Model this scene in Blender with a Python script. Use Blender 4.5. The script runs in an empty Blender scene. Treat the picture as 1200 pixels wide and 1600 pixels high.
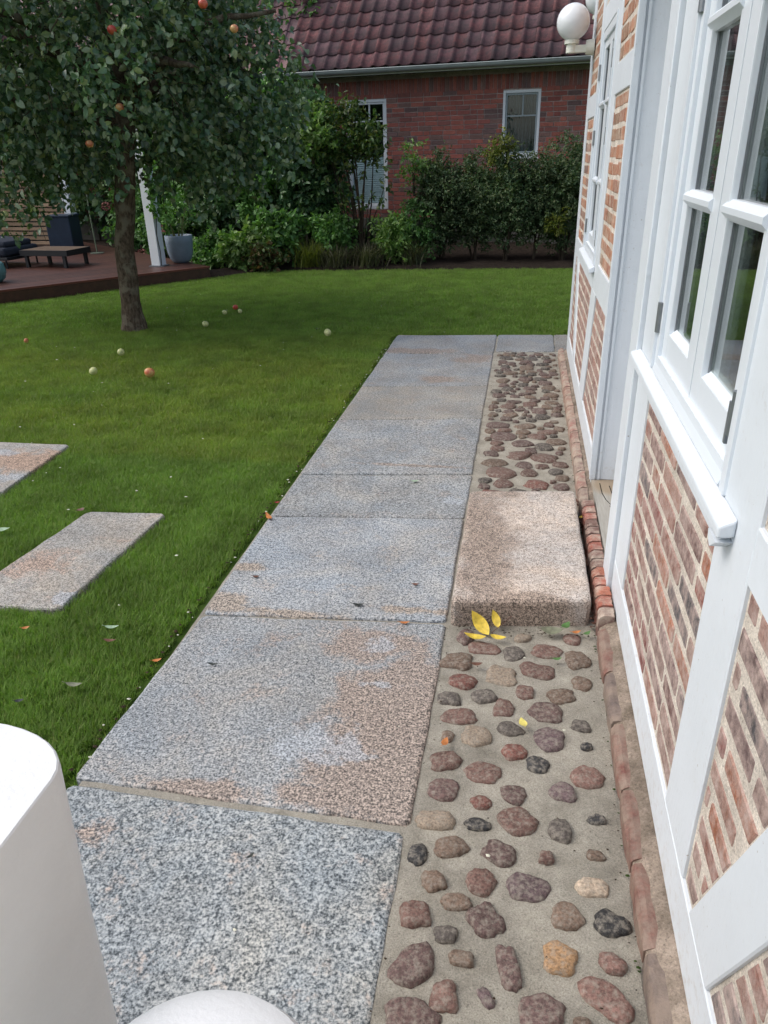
import bpy, bmesh, math, random
import numpy as np
from mathutils import Vector, Matrix, noise
random.seed(7)
RNG = np.random.default_rng(11)
R = math.radians
scene = bpy.context.scene
COL = scene.collection

# ------------------------------------------------------------------ camera
FPX, CX, CY, CH = 1155.0, 600.0, 800.0, 1.6
PIT, YAW, ROL = R(25.8), R(10.7), R(1.5)
_F = np.array([-math.sin(YAW)*math.cos(PIT), math.cos(YAW)*math.cos(PIT), -math.sin(PIT)])
_r0 = np.array([math.cos(YAW), math.sin(YAW), 0.0]); _d0 = np.cross(_F, _r0)
_r = math.cos(ROL)*_r0 + math.sin(ROL)*_d0
_d = -math.sin(ROL)*_r0 + math.cos(ROL)*_d0
cam = bpy.data.objects.new('camera', bpy.data.cameras.new('camera'))
COL.objects.link(cam)
m = Matrix(((_r[0], -_d[0], -_F[0], 0), (_r[1], -_d[1], -_F[1], 0), (_r[2], -_d[2], -_F[2], CH), (0, 0, 0, 1)))
cam.matrix_world = m
cam.data.sensor_fit = 'VERTICAL'; cam.data.sensor_height = 36.0
cam.data.lens = 36.0*FPX/1600.0
cam.data.clip_start = 0.02; cam.data.clip_end = 1500
scene.camera = cam
_RM = np.stack([_r, _d, _F], 1)
def G(x, y, z=0.0):                       # measured photo point -> point on the level z (used for surveying the place)
    v = _RM @ np.array([x-CX, y-CY, FPX]); t = (z-CH)/v[2]
    return Vector((v[0]*t, v[1]*t, z))

# ------------------------------------------------------------------ light
w = bpy.data.worlds.new('World'); scene.world = w; w.use_nodes = True
nt = w.node_tree; nt.nodes.clear()
sky = nt.nodes.new('ShaderNodeTexSky'); sky.sky_type = 'NISHITA'; sky.sun_disc = False
SUN_EL, SUN_AZ = R(50), R(-98)            # azimuth from +Y towards +X
sky.sun_elevation = SUN_EL; sky.sun_rotation = SUN_AZ
sky.air_density = 1.0; sky.dust_density = 3.5; sky.ozone_density = 1.0
hs = nt.nodes.new('ShaderNodeHueSaturation'); hs.inputs['Saturation'].default_value = 0.72
bg = nt.nodes.new('ShaderNodeBackground'); bg.inputs['Strength'].default_value = 0.145
wo = nt.nodes.new('ShaderNodeOutputWorld')
nt.links.new(sky.outputs[0], hs.inputs['Color']); nt.links.new(hs.outputs[0], bg.inputs['Color'])
nt.links.new(bg.outputs[0], wo.inputs['Surface'])
sl = bpy.data.lights.new('sun', 'SUN'); sl.energy = 0.70; sl.angle = R(40); sl.color = (1.0, 0.97, 0.93)
so = bpy.data.objects.new('sun', sl); COL.objects.link(so)
sd = Vector((math.sin(SUN_AZ)*math.cos(SUN_EL), math.cos(SUN_AZ)*math.cos(SUN_EL), math.sin(SUN_EL)))
so.rotation_euler = sd.to_track_quat('Z', 'Y').to_euler()
scene.view_settings.view_transform = 'Standard'; scene.view_settings.look = 'None'
scene.view_settings.exposure = 0.60; scene.view_settings.gamma = 1.0
scene.view_settings.use_curve_mapping = False
scene.render.engine = 'CYCLES'
scene.cycles.max_bounces = 6; scene.cycles.transparent_max_bounces = 8
scene.cycles.diffuse_bounces = 3; scene.cycles.glossy_bounces = 3

# ------------------------------------------------------------------ material helpers
class NB:
    def __init__(s, name, rough=0.7, spec=0.35):
        s.m = bpy.data.materials.new(name); s.m.use_nodes = True
        s.t = s.m.node_tree; s.p = s.t.nodes['Principled BSDF']
        s.p.inputs['Roughness'].default_value = rough
        s.p.inputs['Specular IOR Level'].default_value = spec
        s._pos = None
    def n(s, typ, **k):
        nd = s.t.nodes.new(typ)
        for a, b in k.items(): setattr(nd, a, b)
        return nd
    def L(s, a, b): s.t.links.new(a, b)
    def pos(s, kind='world'):
        if kind == 'world':
            return s.n('ShaderNodeNewGeometry').outputs['Position']
        return s.n('ShaderNodeTexCoord').outputs['Object']
    def noise(s, vec, scale, detail=3, rough=0.55, dist=0.0):
        nd = s.n('ShaderNodeTexNoise'); nd.inputs['Scale'].default_value = scale
        nd.inputs['Detail'].default_value = detail; nd.inputs['Roughness'].default_value = rough
        nd.inputs['Distortion'].default_value = dist
        s.L(vec, nd.inputs['Vector']); return nd.outputs['Fac']
    def ramp(s, fac, stops, interp='LINEAR'):
        nd = s.n('ShaderNodeValToRGB'); cr = nd.color_ramp; cr.interpolation = interp
        while len(cr.elements) < len(stops): cr.elements.new(0.5)
        for e, (p, c) in zip(cr.elements, stops):
            e.position = p
            e.color = (c, c, c, 1) if not hasattr(c, '__len__') else (*c[:3], 1)
        s.L(fac, nd.inputs['Fac']); return nd.outputs['Color']
    def mix(s, fac, a, b, mode='MIX'):
        nd = s.n('ShaderNodeMix', data_type='RGBA', blend_type=mode)
        for i, v in ((0, fac), (6, a), (7, b)):
            if hasattr(v, 'is_output') or isinstance(v, bpy.types.NodeSocket): s.L(v, nd.inputs[i])
            elif hasattr(v, '__len__'): nd.inputs[i].default_value = (*v[:3], 1)
            else: nd.inputs[i].default_value = v if i == 0 else (v, v, v, 1)
        return nd.outputs[2]
    def math(s, op, a, b=0.0, c=None, clamp=False):
        nd = s.n('ShaderNodeMath', operation=op, use_clamp=clamp)
        for i, v in enumerate((a, b, c)):
            if v is None: continue
            if isinstance(v, bpy.types.NodeSocket): s.L(v, nd.inputs[i])
            else: nd.inputs[i].default_value = v
        return nd.outputs[0]
    def col(s, v):
        if isinstance(v, bpy.types.NodeSocket): s.L(v, s.p.inputs['Base Color'])
        else: s.p.inputs['Base Color'].default_value = (*v[:3], 1)
        return s
    def bump(s, h, strength=0.3, dist=0.005):
        nd = s.n('ShaderNodeBump'); nd.inputs['Strength'].default_value = strength
        nd.inputs['Distance'].default_value = dist
        s.L(h, nd.inputs['Height']); s.L(nd.outputs[0], s.p.inputs['Normal']); return s
    def blob(s, pos, cx, cy, rx, ry, cz=None):
        # soft elliptical field in the ground plane: 1 at the centre, 0 at the edge
        sx = s.n('ShaderNodeSeparateXYZ'); s.L(pos, sx.inputs[0])
        dx = s.math('DIVIDE', s.math('SUBTRACT', sx.outputs[0], cx), rx)
        dy = s.math('DIVIDE', s.math('SUBTRACT', sx.outputs[1], cy), ry)
        d = s.math('SQRT', s.math('ADD', s.math('MULTIPLY', dx, dx), s.math('MULTIPLY', dy, dy)))
        return s.math('SUBTRACT', 1.0, d, clamp=True)

def simple(name, col, rough=0.6, spec=0.35, var=0.0, scale=8, bump=0.0, bscale=60, metallic=0):
    b = NB(name, rough, spec); b.p.inputs['Metallic'].default_value = metallic
    p = b.pos()
    c = Vector(col)
    if var > 0:
        f = b.noise(p, scale, 4)
        b.col(b.ramp(f, [(0.3, tuple(c*(1-var))), (0.7, tuple(c*(1+var)))]))
    else: b.col(col)
    if bump > 0: b.bump(b.noise(p, bscale, 4), bump, 0.003)
    return b.m

def mat_paint(name='white_paint', base=(0.69, 0.745, 0.795)):
    b = NB(name, 0.42, 0.45); p = b.pos()
    f = b.noise(p, 5, 4); c = b.ramp(f, [(0.3, tuple(Vector(base)*0.95)), (0.7, base)])
    mp = b.n('ShaderNodeMapping'); mp.inputs['Scale'].default_value = (60, 60, 9)
    b.L(p, mp.inputs['Vector']); g = b.noise(mp.outputs[0], 1.6, 3)
    sp = b.noise(p, 120, 2); sp2 = b.noise(p, 9, 2)
    spots = b.math('MULTIPLY', b.ramp(sp, [(0.70, 0.0), (0.73, 1.0)]), b.ramp(sp2, [(0.50, 0.0), (0.60, 1.0)]))
    c = b.mix(b.math('MULTIPLY', spots, 0.75), c, (0.30, 0.27, 0.22))
    d = b.ramp(b.noise(p, 2.2, 6, 0.7), [(0.55, 0.0), (0.75, 0.22)])
    c = b.mix(d, c, (0.52, 0.52, 0.47))
    sz = b.n('ShaderNodeSeparateXYZ'); b.L(p, sz.inputs[0])      # mud splashed on the lowest timber
    lowz = b.math('MULTIPLY', b.math('SUBTRACT', 0.30, sz.outputs[2]), 1.6, clamp=True)
    c = b.mix(b.math('MULTIPLY', b.ramp(b.math('ADD', b.noise(p, 38, 5, 0.75), b.math('MULTIPLY', lowz, 0.35)), [(0.60, 0.0), (0.82, 0.7)]), 0.6), c, (0.40, 0.34, 0.27))
    b.col(c)
    b.bump(b.math('ADD', b.math('MULTIPLY', g, 0.6), b.math('MULTIPLY', b.noise(p, 35, 4), 0.9)), 0.55, 0.003)
    return b.m

def mat_granite(name, grain=230, dark=(0.075, 0.085, 0.10), mid=(0.30, 0.32, 0.345), light=(0.62, 0.63, 0.64),
                browns=(), blues=(), brown=(0.27, 0.21, 0.17), soft=0.35, extra=0.085):
    b = NB(name, 0.55, 0.4); p = b.pos()
    n1 = b.noise(p, grain, 2, 0.6); n2 = b.noise(p, grain*0.45, 3, 0.6)
    f = b.math('ADD', b.math('MULTIPLY', n1, 0.62), b.math('MULTIPLY', n2, 0.38))
    c = b.ramp(f, [(0.385, dark), (0.455, tuple(Vector(mid)*0.85)), (0.53, tuple(0.6*Vector(mid)+0.4*Vector(light))), (0.615, light)])
    n3 = b.noise(p, grain*0.28, 2, 0.5)
    c = b.mix(b.ramp(n3, [(0.62, 0.0), (0.70, 0.30)]), c, light)
    c = b.mix(1.0, c, 0.90, 'MULTIPLY')
    c = b.mix(1.0, c, b.ramp(b.noise(p, 3.3, 6, 0.7, 0.6), [(0.36, (0.89, 0.935, 0.96)), (0.50, (0.98, 0.975, 0.95)), (0.66, (1.10, 1.03, 0.93))]), 'MULTIPLY')
    # broad wear and damp tone
    wv = b.ramp(b.noise(p, 2.6, 5, 0.62), [(0.3, 0.74), (0.7, 1.14)])
    c = b.mix(1.0, c, wv, 'MULTIPLY')
    # rusty film with ragged edges
    rn = b.noise(p, 7, 7, 0.68, 0.4)
    fld = None
    for (x, y, rx, ry, wgt) in browns:
        t = b.math('MULTIPLY', b.blob(p, x, y, rx, ry), wgt)
        fld = t if fld is None else b.math('MAXIMUM', fld, t)
    base = b.math('ADD', rn, extra)
    if fld is not None: base = b.math('ADD', base, b.math('MULTIPLY', fld, 0.55))
    msk = b.ramp(b.math('ADD', base, b.math('MULTIPLY', b.math('SUBTRACT', n2, 0.5), 0.35)), [(0.66, 0.0), (0.84, 1.0)])
    tint = b.mix(1.0, b.ramp(f, [(0.39, 0.18), (0.49, 0.85), (0.60, 2.1)]), brown, 'MULTIPLY')
    c = b.mix(b.math('MULTIPLY', msk, 0.85), c, tint)
    bf = None
    for (x, y, rx, ry, wgt) in blues:
        t = b.math('MULTIPLY', b.blob(p, x, y, rx, ry), wgt)
        bf = t if bf is None else b.math('MAXIMUM', bf, t)
    if bf is not None:
        bm_ = b.ramp(b.math('ADD', b.noise(p, 11, 6, 0.7, 0.3), b.math('MULTIPLY', bf, 0.55)), [(0.72, 0.0), (0.80, 1.0)])
        c = b.mix(b.math('MULTIPLY', bm_, 0.60), c, b.mix(1.0, b.ramp(f, [(0.39, 0.30), (0.49, 0.95), (0.60, 1.8)]), (0.33, 0.36, 0.39), 'MULTIPLY'))
    b.col(c)
    b.bump(f, 0.45, 0.003)
    return b.m

def mat_objcolor(name, rough=0.8, grain=120, speck=0.25, film=None, filmamt=0.0, bump=0.5, spec=0.25, fscale=16):
    """colour comes from the object's own colour (each brick/stone has one), broken up by grain"""
    b = NB(name, rough, spec); p = b.pos()
    oi = b.n('ShaderNodeObjectInfo')
    n = b.noise(p, grain, 3, 0.65); n2 = b.noise(p, 22, 5, 0.65)
    k = b.ramp(n, [(0.3, 1-speck), (0.7, 1+speck)]); k2 = b.ramp(n2, [(0.3, 0.78), (0.7, 1.16)])
    c = b.mix(1.0, b.mix(1.0, oi.outputs['Color'], k, 'MULTIPLY'), k2, 'MULTIPLY')
    if film:
        fm = b.ramp(b.noise(p, fscale, 6, 0.7), [(0.5-filmamt*0.35, 0.0), (0.74-filmamt*0.25, 0.85)])
        c = b.mix(fm, c, film)
    b.col(c); b.bump(b.math('ADD', n, n2), bump, 0.003)
    return b.m

def mat_leaf(name, cols, rough=0.45, trans=0.25, spec=0.4, scale=1.6):
    b = NB(name, rough, spec); geo = b.n('ShaderNodeNewGeometry')
    rpi = geo.outputs['Random Per Island']; p = geo.outputs['Position']
    c1 = b.ramp(rpi, [(i/(len(cols)-1), c) for i, c in enumerate(cols)])
    k = b.ramp(b.noise(p, scale, 3), [(0.35, 0.70), (0.65, 1.30)])
    c = b.mix(1.0, c1, k, 'MULTIPLY')
    c = b.mix(1.0, c, b.ramp(b.noise(p, 90, 2), [(0.3, 0.85), (0.7, 1.15)]), 'MULTIPLY')
    b.col(c)
    tr = b.n('ShaderNodeBsdfTranslucent'); b.L(b.mix(1.0, c, (1.3, 1.5, 0.6), 'MULTIPLY'), tr.inputs['Color'])
    mx = b.n('ShaderNodeMixShader'); mx.inputs[0].default_value = trans
    b.L(b.p.outputs[0], mx.inputs[1]); b.L(tr.outputs[0], mx.inputs[2])
    out = b.t.nodes['Material Output']; b.L(mx.outputs[0], out.inputs['Surface'])
    return b.m

def mat_glass(name, tint=(0.9, 0.95, 0.95), ior=1.5, boost=1.0):
    b = NB(name); t = b.n('ShaderNodeBsdfTransparent'); t.inputs[0].default_value = (*tint, 1)
    g = b.n('ShaderNodeBsdfGlossy'); g.inputs['Roughness'].default_value = 0.012
    lw = b.n('ShaderNodeLayerWeight'); lw.inputs[0].default_value = 0.5
    f = b.math('MULTIPLY', b.math('ADD', 0.045, b.math('MULTIPLY', b.math('POWER', lw.outputs['Facing'], 4.0), 0.9)), boost, clamp=True)
    mx = b.n('ShaderNodeMixShader'); b.L(f, mx.inputs[0]); b.L(t.outputs[0], mx.inputs[1]); b.L(g.outputs[0], mx.inputs[2])
    b.L(mx.outputs[0], b.t.nodes['Material Output'].inputs['Surface'])
    return b.m

# ------------------------------------------------------------------ object helpers
def mesh(name, verts, faces, mat, smooth=False):
    me = bpy.data.meshes.new(name)
    me.from_pydata([tuple(v) for v in verts], [], [tuple(f) for f in faces])
    if mat is not None: me.materials.append(mat)
    if smooth: me.polygons.foreach_set('use_smooth', [True]*len(me.polygons))
    me.update(); return me
def link(name, me, parent=None, kind=None, label=None, cat=None, group=None, color=None, M=None):
    o = bpy.data.objects.new(name, me); COL.objects.link(o)
    if M is not None: o.matrix_basis = M
    if parent is not None:
        o.parent = parent; o.matrix_parent_inverse = parent['_mw'] if False else PINV[parent.name]
    if kind: o['kind'] = kind
    if label: o['label'] = label
    if cat: o['category'] = cat
    if group: o['group'] = group
    if color is not None: o.color = (*color, 1)
    PINV[o.name] = (WORLD(o)).inverted()
    return o
PINV = {}
def WORLD(o):
    if o.parent is None: return o.matrix_basis.copy()
    return WORLD(o.parent) @ o.matrix_parent_inverse @ o.matrix_basis
def obj(name, verts, faces, mat, parent=None, smooth=False, **k):
    return link(name, mesh(name, verts, faces, mat, smooth), parent, **k)
def thing(name, label, cat, loc=(0, 0, 0), rz=0, group=None):
    return link(name, None, None, label=label, cat=cat, group=group,
                M=Matrix.Translation(loc) @ Matrix.Rotation(rz, 4, 'Z'))
def move_copy(root, loc, rz=0, label=None, group=None):
    """copies a thing and its parts by obj.copy(), links them and parents the copied parts"""
    n = root.copy(); COL.objects.link(n); n.matrix_basis = Matrix.Translation(loc) @ Matrix.Rotation(rz, 4, 'Z')
    if label: n['label'] = label
    if group: n['group'] = group
    def rec(a, b):
        for ch in list(a.children):
            c = ch.copy(); COL.objects.link(c); c.parent = b; c.matrix_parent_inverse = ch.matrix_parent_inverse
            PINV[c.name] = PINV[ch.name]; rec(ch, c)
    rec(root, n); PINV[n.name] = n.matrix_basis.inverted(); return n

class MB:                                  # mesh builder: gathers shapes for ONE part
    def __init__(s): s.v = []; s.f = []
    def add(s, v, f):
        b = len(s.v); s.v += [tuple(p) for p in v]; s.f += [tuple(i+b for i in q) for q in f]; return s
    def box(s, a, b_, bev=0.0, M=None):
        x0, y0, z0 = a; x1, y1, z1 = b_
        if bev <= 0:
            v = [(x, y, z) for x in (x0, x1) for y in (y0, y1) for z in (z0, z1)]
            f = [(0, 1, 3, 2), (4, 6, 7, 5), (0, 4, 5, 1), (2, 3, 7, 6), (0, 2, 6, 4), (1, 5, 7, 3)]
        else:
            bm = bmesh.new(); bmesh.ops.create_cube(bm, size=1)
            for q in bm.verts:
                q.co = Vector(((x0+x1)/2+q.co.x*(x1-x0), (y0+y1)/2+q.co.y*(y1-y0), (z0+z1)/2+q.co.z*(z1-z0)))
            bmesh.ops.bevel(bm, geom=bm.edges[:], offset=min(bev, 0.45*min(x1-x0, y1-y0, z1-z0)), segments=2, affect='EDGES', profile=0.7)
            bm.verts.index_update()
            v = [tuple(q.co) for q in bm.verts]; f = [tuple(q.index for q in fa.verts) for fa in bm.faces]; bm.free()
        if M is not None: v = [tuple(M @ Vector(p)) for p in v]
        return s.add(v, f)
    def tube(s, pts, rad, seg=8, cap=True, jit=0.0):
        pts = [Vector(p) for p in pts]; n = len(pts)
        if not hasattr(rad, '__len__'): rad = [rad]*n
        v = []; f = []; up = Vector((0.31, 0.2, 0.93))
        for i, p in enumerate(pts):
            t = (pts[min(i+1, n-1)]-pts[max(i-1, 0)]).normalized()
            a = t.cross(up)
            if a.length < 0.05: a = t.cross(Vector((1, 0, 0)))
            a.normalize(); b_ = t.cross(a)
            for k in range(seg):
                an = 2*math.pi*k/seg; r_ = rad[i]*(1+random.uniform(-jit, jit))
                v.append(p + (a*math.cos(an)+b_*math.sin(an))*r_)
        for i in range(n-1):
            for k in range(seg):
                k2 = (k+1) % seg
                f.append((i*seg+k, i*seg+k2, (i+1)*seg+k2, (i+1)*seg+k))
        if cap: f.append(tuple(range(seg-1, -1, -1))); f.append(tuple((n-1)*seg+k for k in range(seg)))
        return s.add(v, f)
    def lathe(s, prof, c=(0, 0, 0), seg=24):
        v = []; f = []; n = len(prof)
        for (r_, z) in prof:
            for k in range(seg):
                a = 2*math.pi*k/seg; v.append((c[0]+r_*math.cos(a), c[1]+r_*math.sin(a), c[2]+z))
        for i in range(n-1):
            for k in range(seg):
                k2 = (k+1) % seg; f.append((i*seg+k, i*seg+k2, (i+1)*seg+k2, (i+1)*seg+k))
        f.append(tuple(range(seg-1, -1, -1))); f.append(tuple((n-1)*seg+k for k in range(seg)))
        return s.add(v, f)
    def sphere(s, c, r_, seg=20, sq=(1, 1, 1)):
        prof = [(max(1e-4, math.sin(math.pi*i/(seg//2))*r_), -math.cos(math.pi*i/(seg//2))*r_) for i in range(seg//2+1)]
        b = len(s.v); s.lathe(prof, (0, 0, 0), seg)
        s.v[b:] = [(c[0]+p[0]*sq[0], c[1]+p[1]*sq[1], c[2]+p[2]*sq[2]) for p in s.v[b:]]
        return s
    def prism(s, poly, axis, a, b_, bev=0.0):
        """poly: 2D convex points; extruded along axis from a (front face, bevelled) to b_"""
        n = len(poly); c2 = (sum(p[0] for p in poly)/n, sum(p[1] for p in poly)/n)
        def P(q, h): return (h, q[0], q[1]) if axis == 'x' else ((q[0], h, q[1]) if axis == 'y' else (q[0], q[1], h))
        v = []
        if bev > 0:
            ins = inset(poly, bev); sgn = 1 if b_ > a else -1
            v += [P(q, a) for q in ins]; v += [P(q, a+sgn*bev*0.8) for q in poly]; v += [P(q, b_) for q in poly]; L = 3
        else: v += [P(q, a) for q in poly]; v += [P(q, b_) for q in poly]; L = 2
        f = [tuple(range(n))]
        for l in range(L-1):
            for k in range(n): f.append((l*n+k, (l+1)*n+k, (l+1)*n+(k+1) % n, l*n+(k+1) % n))
        f.append(tuple((L-1)*n+k for k in range(n-1, -1, -1)))
        return s.add(v, f)
    def out(s, name, mat, parent=None, smooth=False, **k):
        o = obj(name, s.v, s.f, mat, parent, smooth, **k)
        bm = bmesh.new(); bm.from_mesh(o.data); bmesh.ops.recalc_face_normals(bm, faces=bm.faces[:]); bm.to_mesh(o.data); bm.free()
        return o
def area2(p): return 0.5*sum(p[i][0]*p[(i+1) % len(p)][1]-p[(i+1) % len(p)][0]*p[i][1] for i in range(len(p)))
def inset(poly, d):
    n = len(poly); ccw = area2(poly) > 0; out = []
    for i in range(n):
        p0, p1, p2 = Vector(poly[i-1]), Vector(poly[i]), Vector(poly[(i+1) % n])
        e1 = (p1-p0); e2 = (p2-p1)
        if e1.length < 1e-9 or e2.length < 1e-9: out.append(tuple(p1)); continue
        e1.normalize(); e2.normalize()
        n1 = Vector((-e1.y, e1.x)); n2 = Vector((-e2.y, e2.x))
        if not ccw: n1, n2 = -n1, -n2
        b_ = n1+n2
        if b_.length < 1e-6: b_ = n1.copy()
        b_.normalize(); out.append(tuple(p1+b_*min(d/max(0.35, b_.dot(n1)), 2.5*d)))
    return out
def clip(poly, conv):
    """Sutherland-Hodgman clip of poly by a convex ccw polygon"""
    if area2(conv) < 0: conv = conv[::-1]
    out = list(poly)
    for i in range(len(conv)):
        a, b_ = conv[i], conv[(i+1) % len(conv)]; inp = out; out = []
        def side(p): return (b_[0]-a[0])*(p[1]-a[1])-(b_[1]-a[1])*(p[0]-a[0])
        for k in range(len(inp)):
            p, q = inp[k-1], inp[k]; sp, sq = side(p), side(q)
            if (sp < 0) != (sq < 0):
                t = sp/(sp-sq); out.append((p[0]+(q[0]-p[0])*t, p[1]+(q[1]-p[1])*t))
            if sq >= 0: out.append(q)
        if len(out) < 3: return []
    res = []
    for q in out:
        if not res or (abs(q[0]-res[-1][0])+abs(q[1]-res[-1][1])) > 0.003: res.append(q)
    return res if len(res) >= 3 else []

# ------------------------------------------------------------------ materials
M_white = mat_paint()
M_reveal = mat_paint('pale_grey_paint', (0.69, 0.735, 0.78))
M_plastic = simple('white_gloss_paint', (0.69, 0.745, 0.795), 0.3, 0.5, 0.02, 3, 0.05, 50)
M_postpaint = simple('rail_paint', (0.74, 0.765, 0.775), 0.35, 0.5, 0.03, 14, 0.25, 160)
M_metal = simple('grey_hinge', (0.22, 0.24, 0.26), 0.4, 0.5, 0.08, 40, metallic=0.6)
M_brick = mat_objcolor('hand_moulded_brick', 0.85, 150, 0.22, (0.52, 0.44, 0.36), 0.18, 0.7)
M_brickfilm = mat_objcolor('lime_smeared_brick', 0.88, 120, 0.38, (0.48, 0.375, 0.335), 0.42, 1.0, 0.2, 26)
M_farbrick = mat_objcolor('house_brick', 0.85, 60, 0.18, None, 0, 0.3)
M_stone = mat_objcolor('field_stone', 0.7, 150, 0.50, (0.32, 0.29, 0.24), 0.12, 1.0, 0.3, 70)
M_tile = mat_objcolor('clay_tile', 0.75, 40, 0.2, (0.06, 0.048, 0.052), 0.35, 0.4, 0.2, 9)
def mat_mortar(name, a, b2, sc=60, bs=0.8):
    b = NB(name, 0.92, 0.15); p = b.pos()
    f = b.noise(p, 14, 6, 0.7); g = b.noise(p, sc*3, 3, 0.75)
    c = b.mix(1.0, b.ramp(f, [(0.3, a), (0.7, b2)]), b.ramp(g, [(0.30, 0.50), (0.45, 0.95), (0.55, 1.04), (0.72, 1.42)]), 'MULTIPLY')
    c = b.mix(1.0, c, b.ramp(b.noise(p, 5, 5, 0.7), [(0.34, 0.74), (0.62, 1.1)]), 'MULTIPLY')
    b.col(c); b.bump(b.math('ADD', b.noise(p, sc, 5, 0.7), g), bs, 0.004); return b.m
M_lime = mat_mortar('lime_mortar', (0.54, 0.48, 0.41), (0.72, 0.66, 0.585))
M_farmortar = mat_mortar('grey_mortar', (0.38, 0.31, 0.28), (0.50, 0.42, 0.38), 30, 0.3)
M_sand = mat_mortar('sandy_cement', (0.305, 0.285, 0.235), (0.425, 0.40, 0.34), 90, 1.0)
M_plinthm = mat_mortar('mossy_plinth_mortar', (0.15, 0.12, 0.09), (0.38, 0.31, 0.25), 50, 1.0)
def mat_soil():
    b = NB('soil', 0.95, 0.1); p = b.pos()
    b.col(b.ramp(b.noise(p, 20, 6, 0.7), [(0.3, (0.012, 0.009, 0.007)), (0.7, (0.045, 0.034, 0.026))]))
    b.bump(b.noise(p, 30, 6, 0.7), 1.0, 0.02); return b.m
M_soil = mat_soil()
def mat_turf():
    b = NB('turf_soil', 0.95, 0.1); p = b.pos()
    b.col(b.ramp(b.noise(p, 9, 5, 0.6), [(0.3, (0.045, 0.085, 0.015)), (0.7, (0.075, 0.125, 0.025))])); return b.m
M_turf = mat_turf()

# ------------------------------------------------------------------ ground
ground = obj('ground', [(-300, -300, -0.09), (300, -300, -0.09), (300, 600, -0.09), (-300, 600, -0.09)], [(0, 1, 2, 3)], M_turf, kind='structure')
def grid_sheet(name, x0, x1, y0, y1, z, step, amp, mat, kind='structure', sc=2.0, parent=None):
    nx = max(1, int((x1-x0)/step)); ny = max(1, int((y1-y0)/step)); v = []; f = []
    for j in range(ny+1):
        for i in range(nx+1):
            x = x0+(x1-x0)*i/nx; y = y0+(y1-y0)*j/ny
            v.append((x, y, z+amp*noise.noise(Vector((x*sc, y*sc, 3.1)))))
    for j in range(ny):
        for i in range(nx):
            a = j*(nx+1)+i; f.append((a, a+1, a+nx+2, a+nx+1))
    return obj(name, v, f, mat, parent, True, kind=kind)
lawn = grid_sheet('lawn', -16, 9, -2.5, 12.6, -0.045, 0.25, 0.006, M_turf)
# planting bed soil in front of the neighbour's house
BED = [(-4.72, 10.95), (-4.2, 11.55), (-3.7, 11.78), (-2.5, 11.86), (-1.2, 11.95), (0.1, 12.0), (1.2, 12.06), (9, 12.3)]
def bed_y(x):
    if x < BED[0][0]: return 10.95
    for a, b_ in zip(BED, BED[1:]):
        if x <= b_[0]: return a[1]+(b_[1]-a[1])*(x-a[0])/(b_[0]-a[0])
    return 12.3
v = []; f = []; NXB, NYB = 90, 14
for j in range(NYB+1):
    for i in range(NXB+1):
        x = -14+23*i/NXB; yb = bed_y(x)+0.03*noise.noise(Vector((x*3, 0, 0))); y = yb+(22-yb)*(j/NYB)**1.6
        v.append((x, y, -0.06 if j == 0 else 0.0+0.05*noise.noise(Vector((x*2.5, y*2.5, 0)))+0.004*j))
for j in range(NYB):
    for i in range(NXB):
        a = j*(NXB+1)+i; f.append((a, a+1, a+NXB+2, a+NXB+1))
bed = obj('planting_bed', v, f, M_soil, None, True, kind='structure')

# ------------------------------------------------------------------ granite path
path = grid_sheet('path', -1.175, 0.345, -1.6, 7.25, -0.010, 0.06, 0.003, M_sand, sc=9)
def slab(name, corners, mat, parent, ztop=0.0, thick=0.08, r_=0.012, jit=0.003, step=0.07, cr=0.02, tilt=0.0, **k):
    # corners ccw; dense jittered rim, rounded corner, worn arris
    n = len(corners); rim = []
    for i in range(n):
        a, b_ = Vector(corners[i]), Vector(corners[(i+1) % n]); L = (b_-a).length; e = (b_-a)/L; nn = Vector((e.y, -e.x))
        m_ = max(2, int(L/step))
        for q in range(m_):
            t = cr+(L-2*cr)*q/(m_-1)
            rim.append(a+e*t+nn*(random.uniform(-jit, jit)))
    rim = [tuple(p) for p in rim]; N_ = len(rim)
    c0 = Vector((sum(p[0] for p in rim)/N_, sum(p[1] for p in rim)/N_))
    ins = [tuple(Vector(p)+(c0-Vector(p)).normalized()*r_) for p in rim]
    ins2 = [tuple(Vector(p)+(c0-Vector(p)).normalized()*r_*0.35) for p in rim]
    v = [(p[0], p[1], ztop+tilt*(p[1]-c0.y)) for p in ins] + [(p[0], p[1], ztop-r_*0.28+tilt*(p[1]-c0.y)) for p in ins2] + [(p[0], p[1], ztop-r_) for p in rim] + [(p[0], p[1], ztop-thick) for p in rim]
    f = [tuple(range(N_))]
    for l in range(3):
        for q in range(N_): f.append((l*N_+q, (l+1)*N_+q, (l+1)*N_+(q+1) % N_, l*N_+(q+1) % N_))
    o = obj(name, v, f, mat, parent, False, **k); return o
def g2(x, y): p = G(x, y); return (p.x, p.y)
def bl(px, py, rx, ry, wg=1.0): p = G(px, py); return (p.x, p.y, rx, ry, wg)
GA = dict(grain=210)
Gr1 = mat_granite('granite_near', 165, (0.050, 0.062, 0.072), (0.225, 0.255, 0.275), (0.58, 0.61, 0.62),
                  browns=[bl(140, 1300, .12, .12, .5)], soft=.3)
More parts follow.
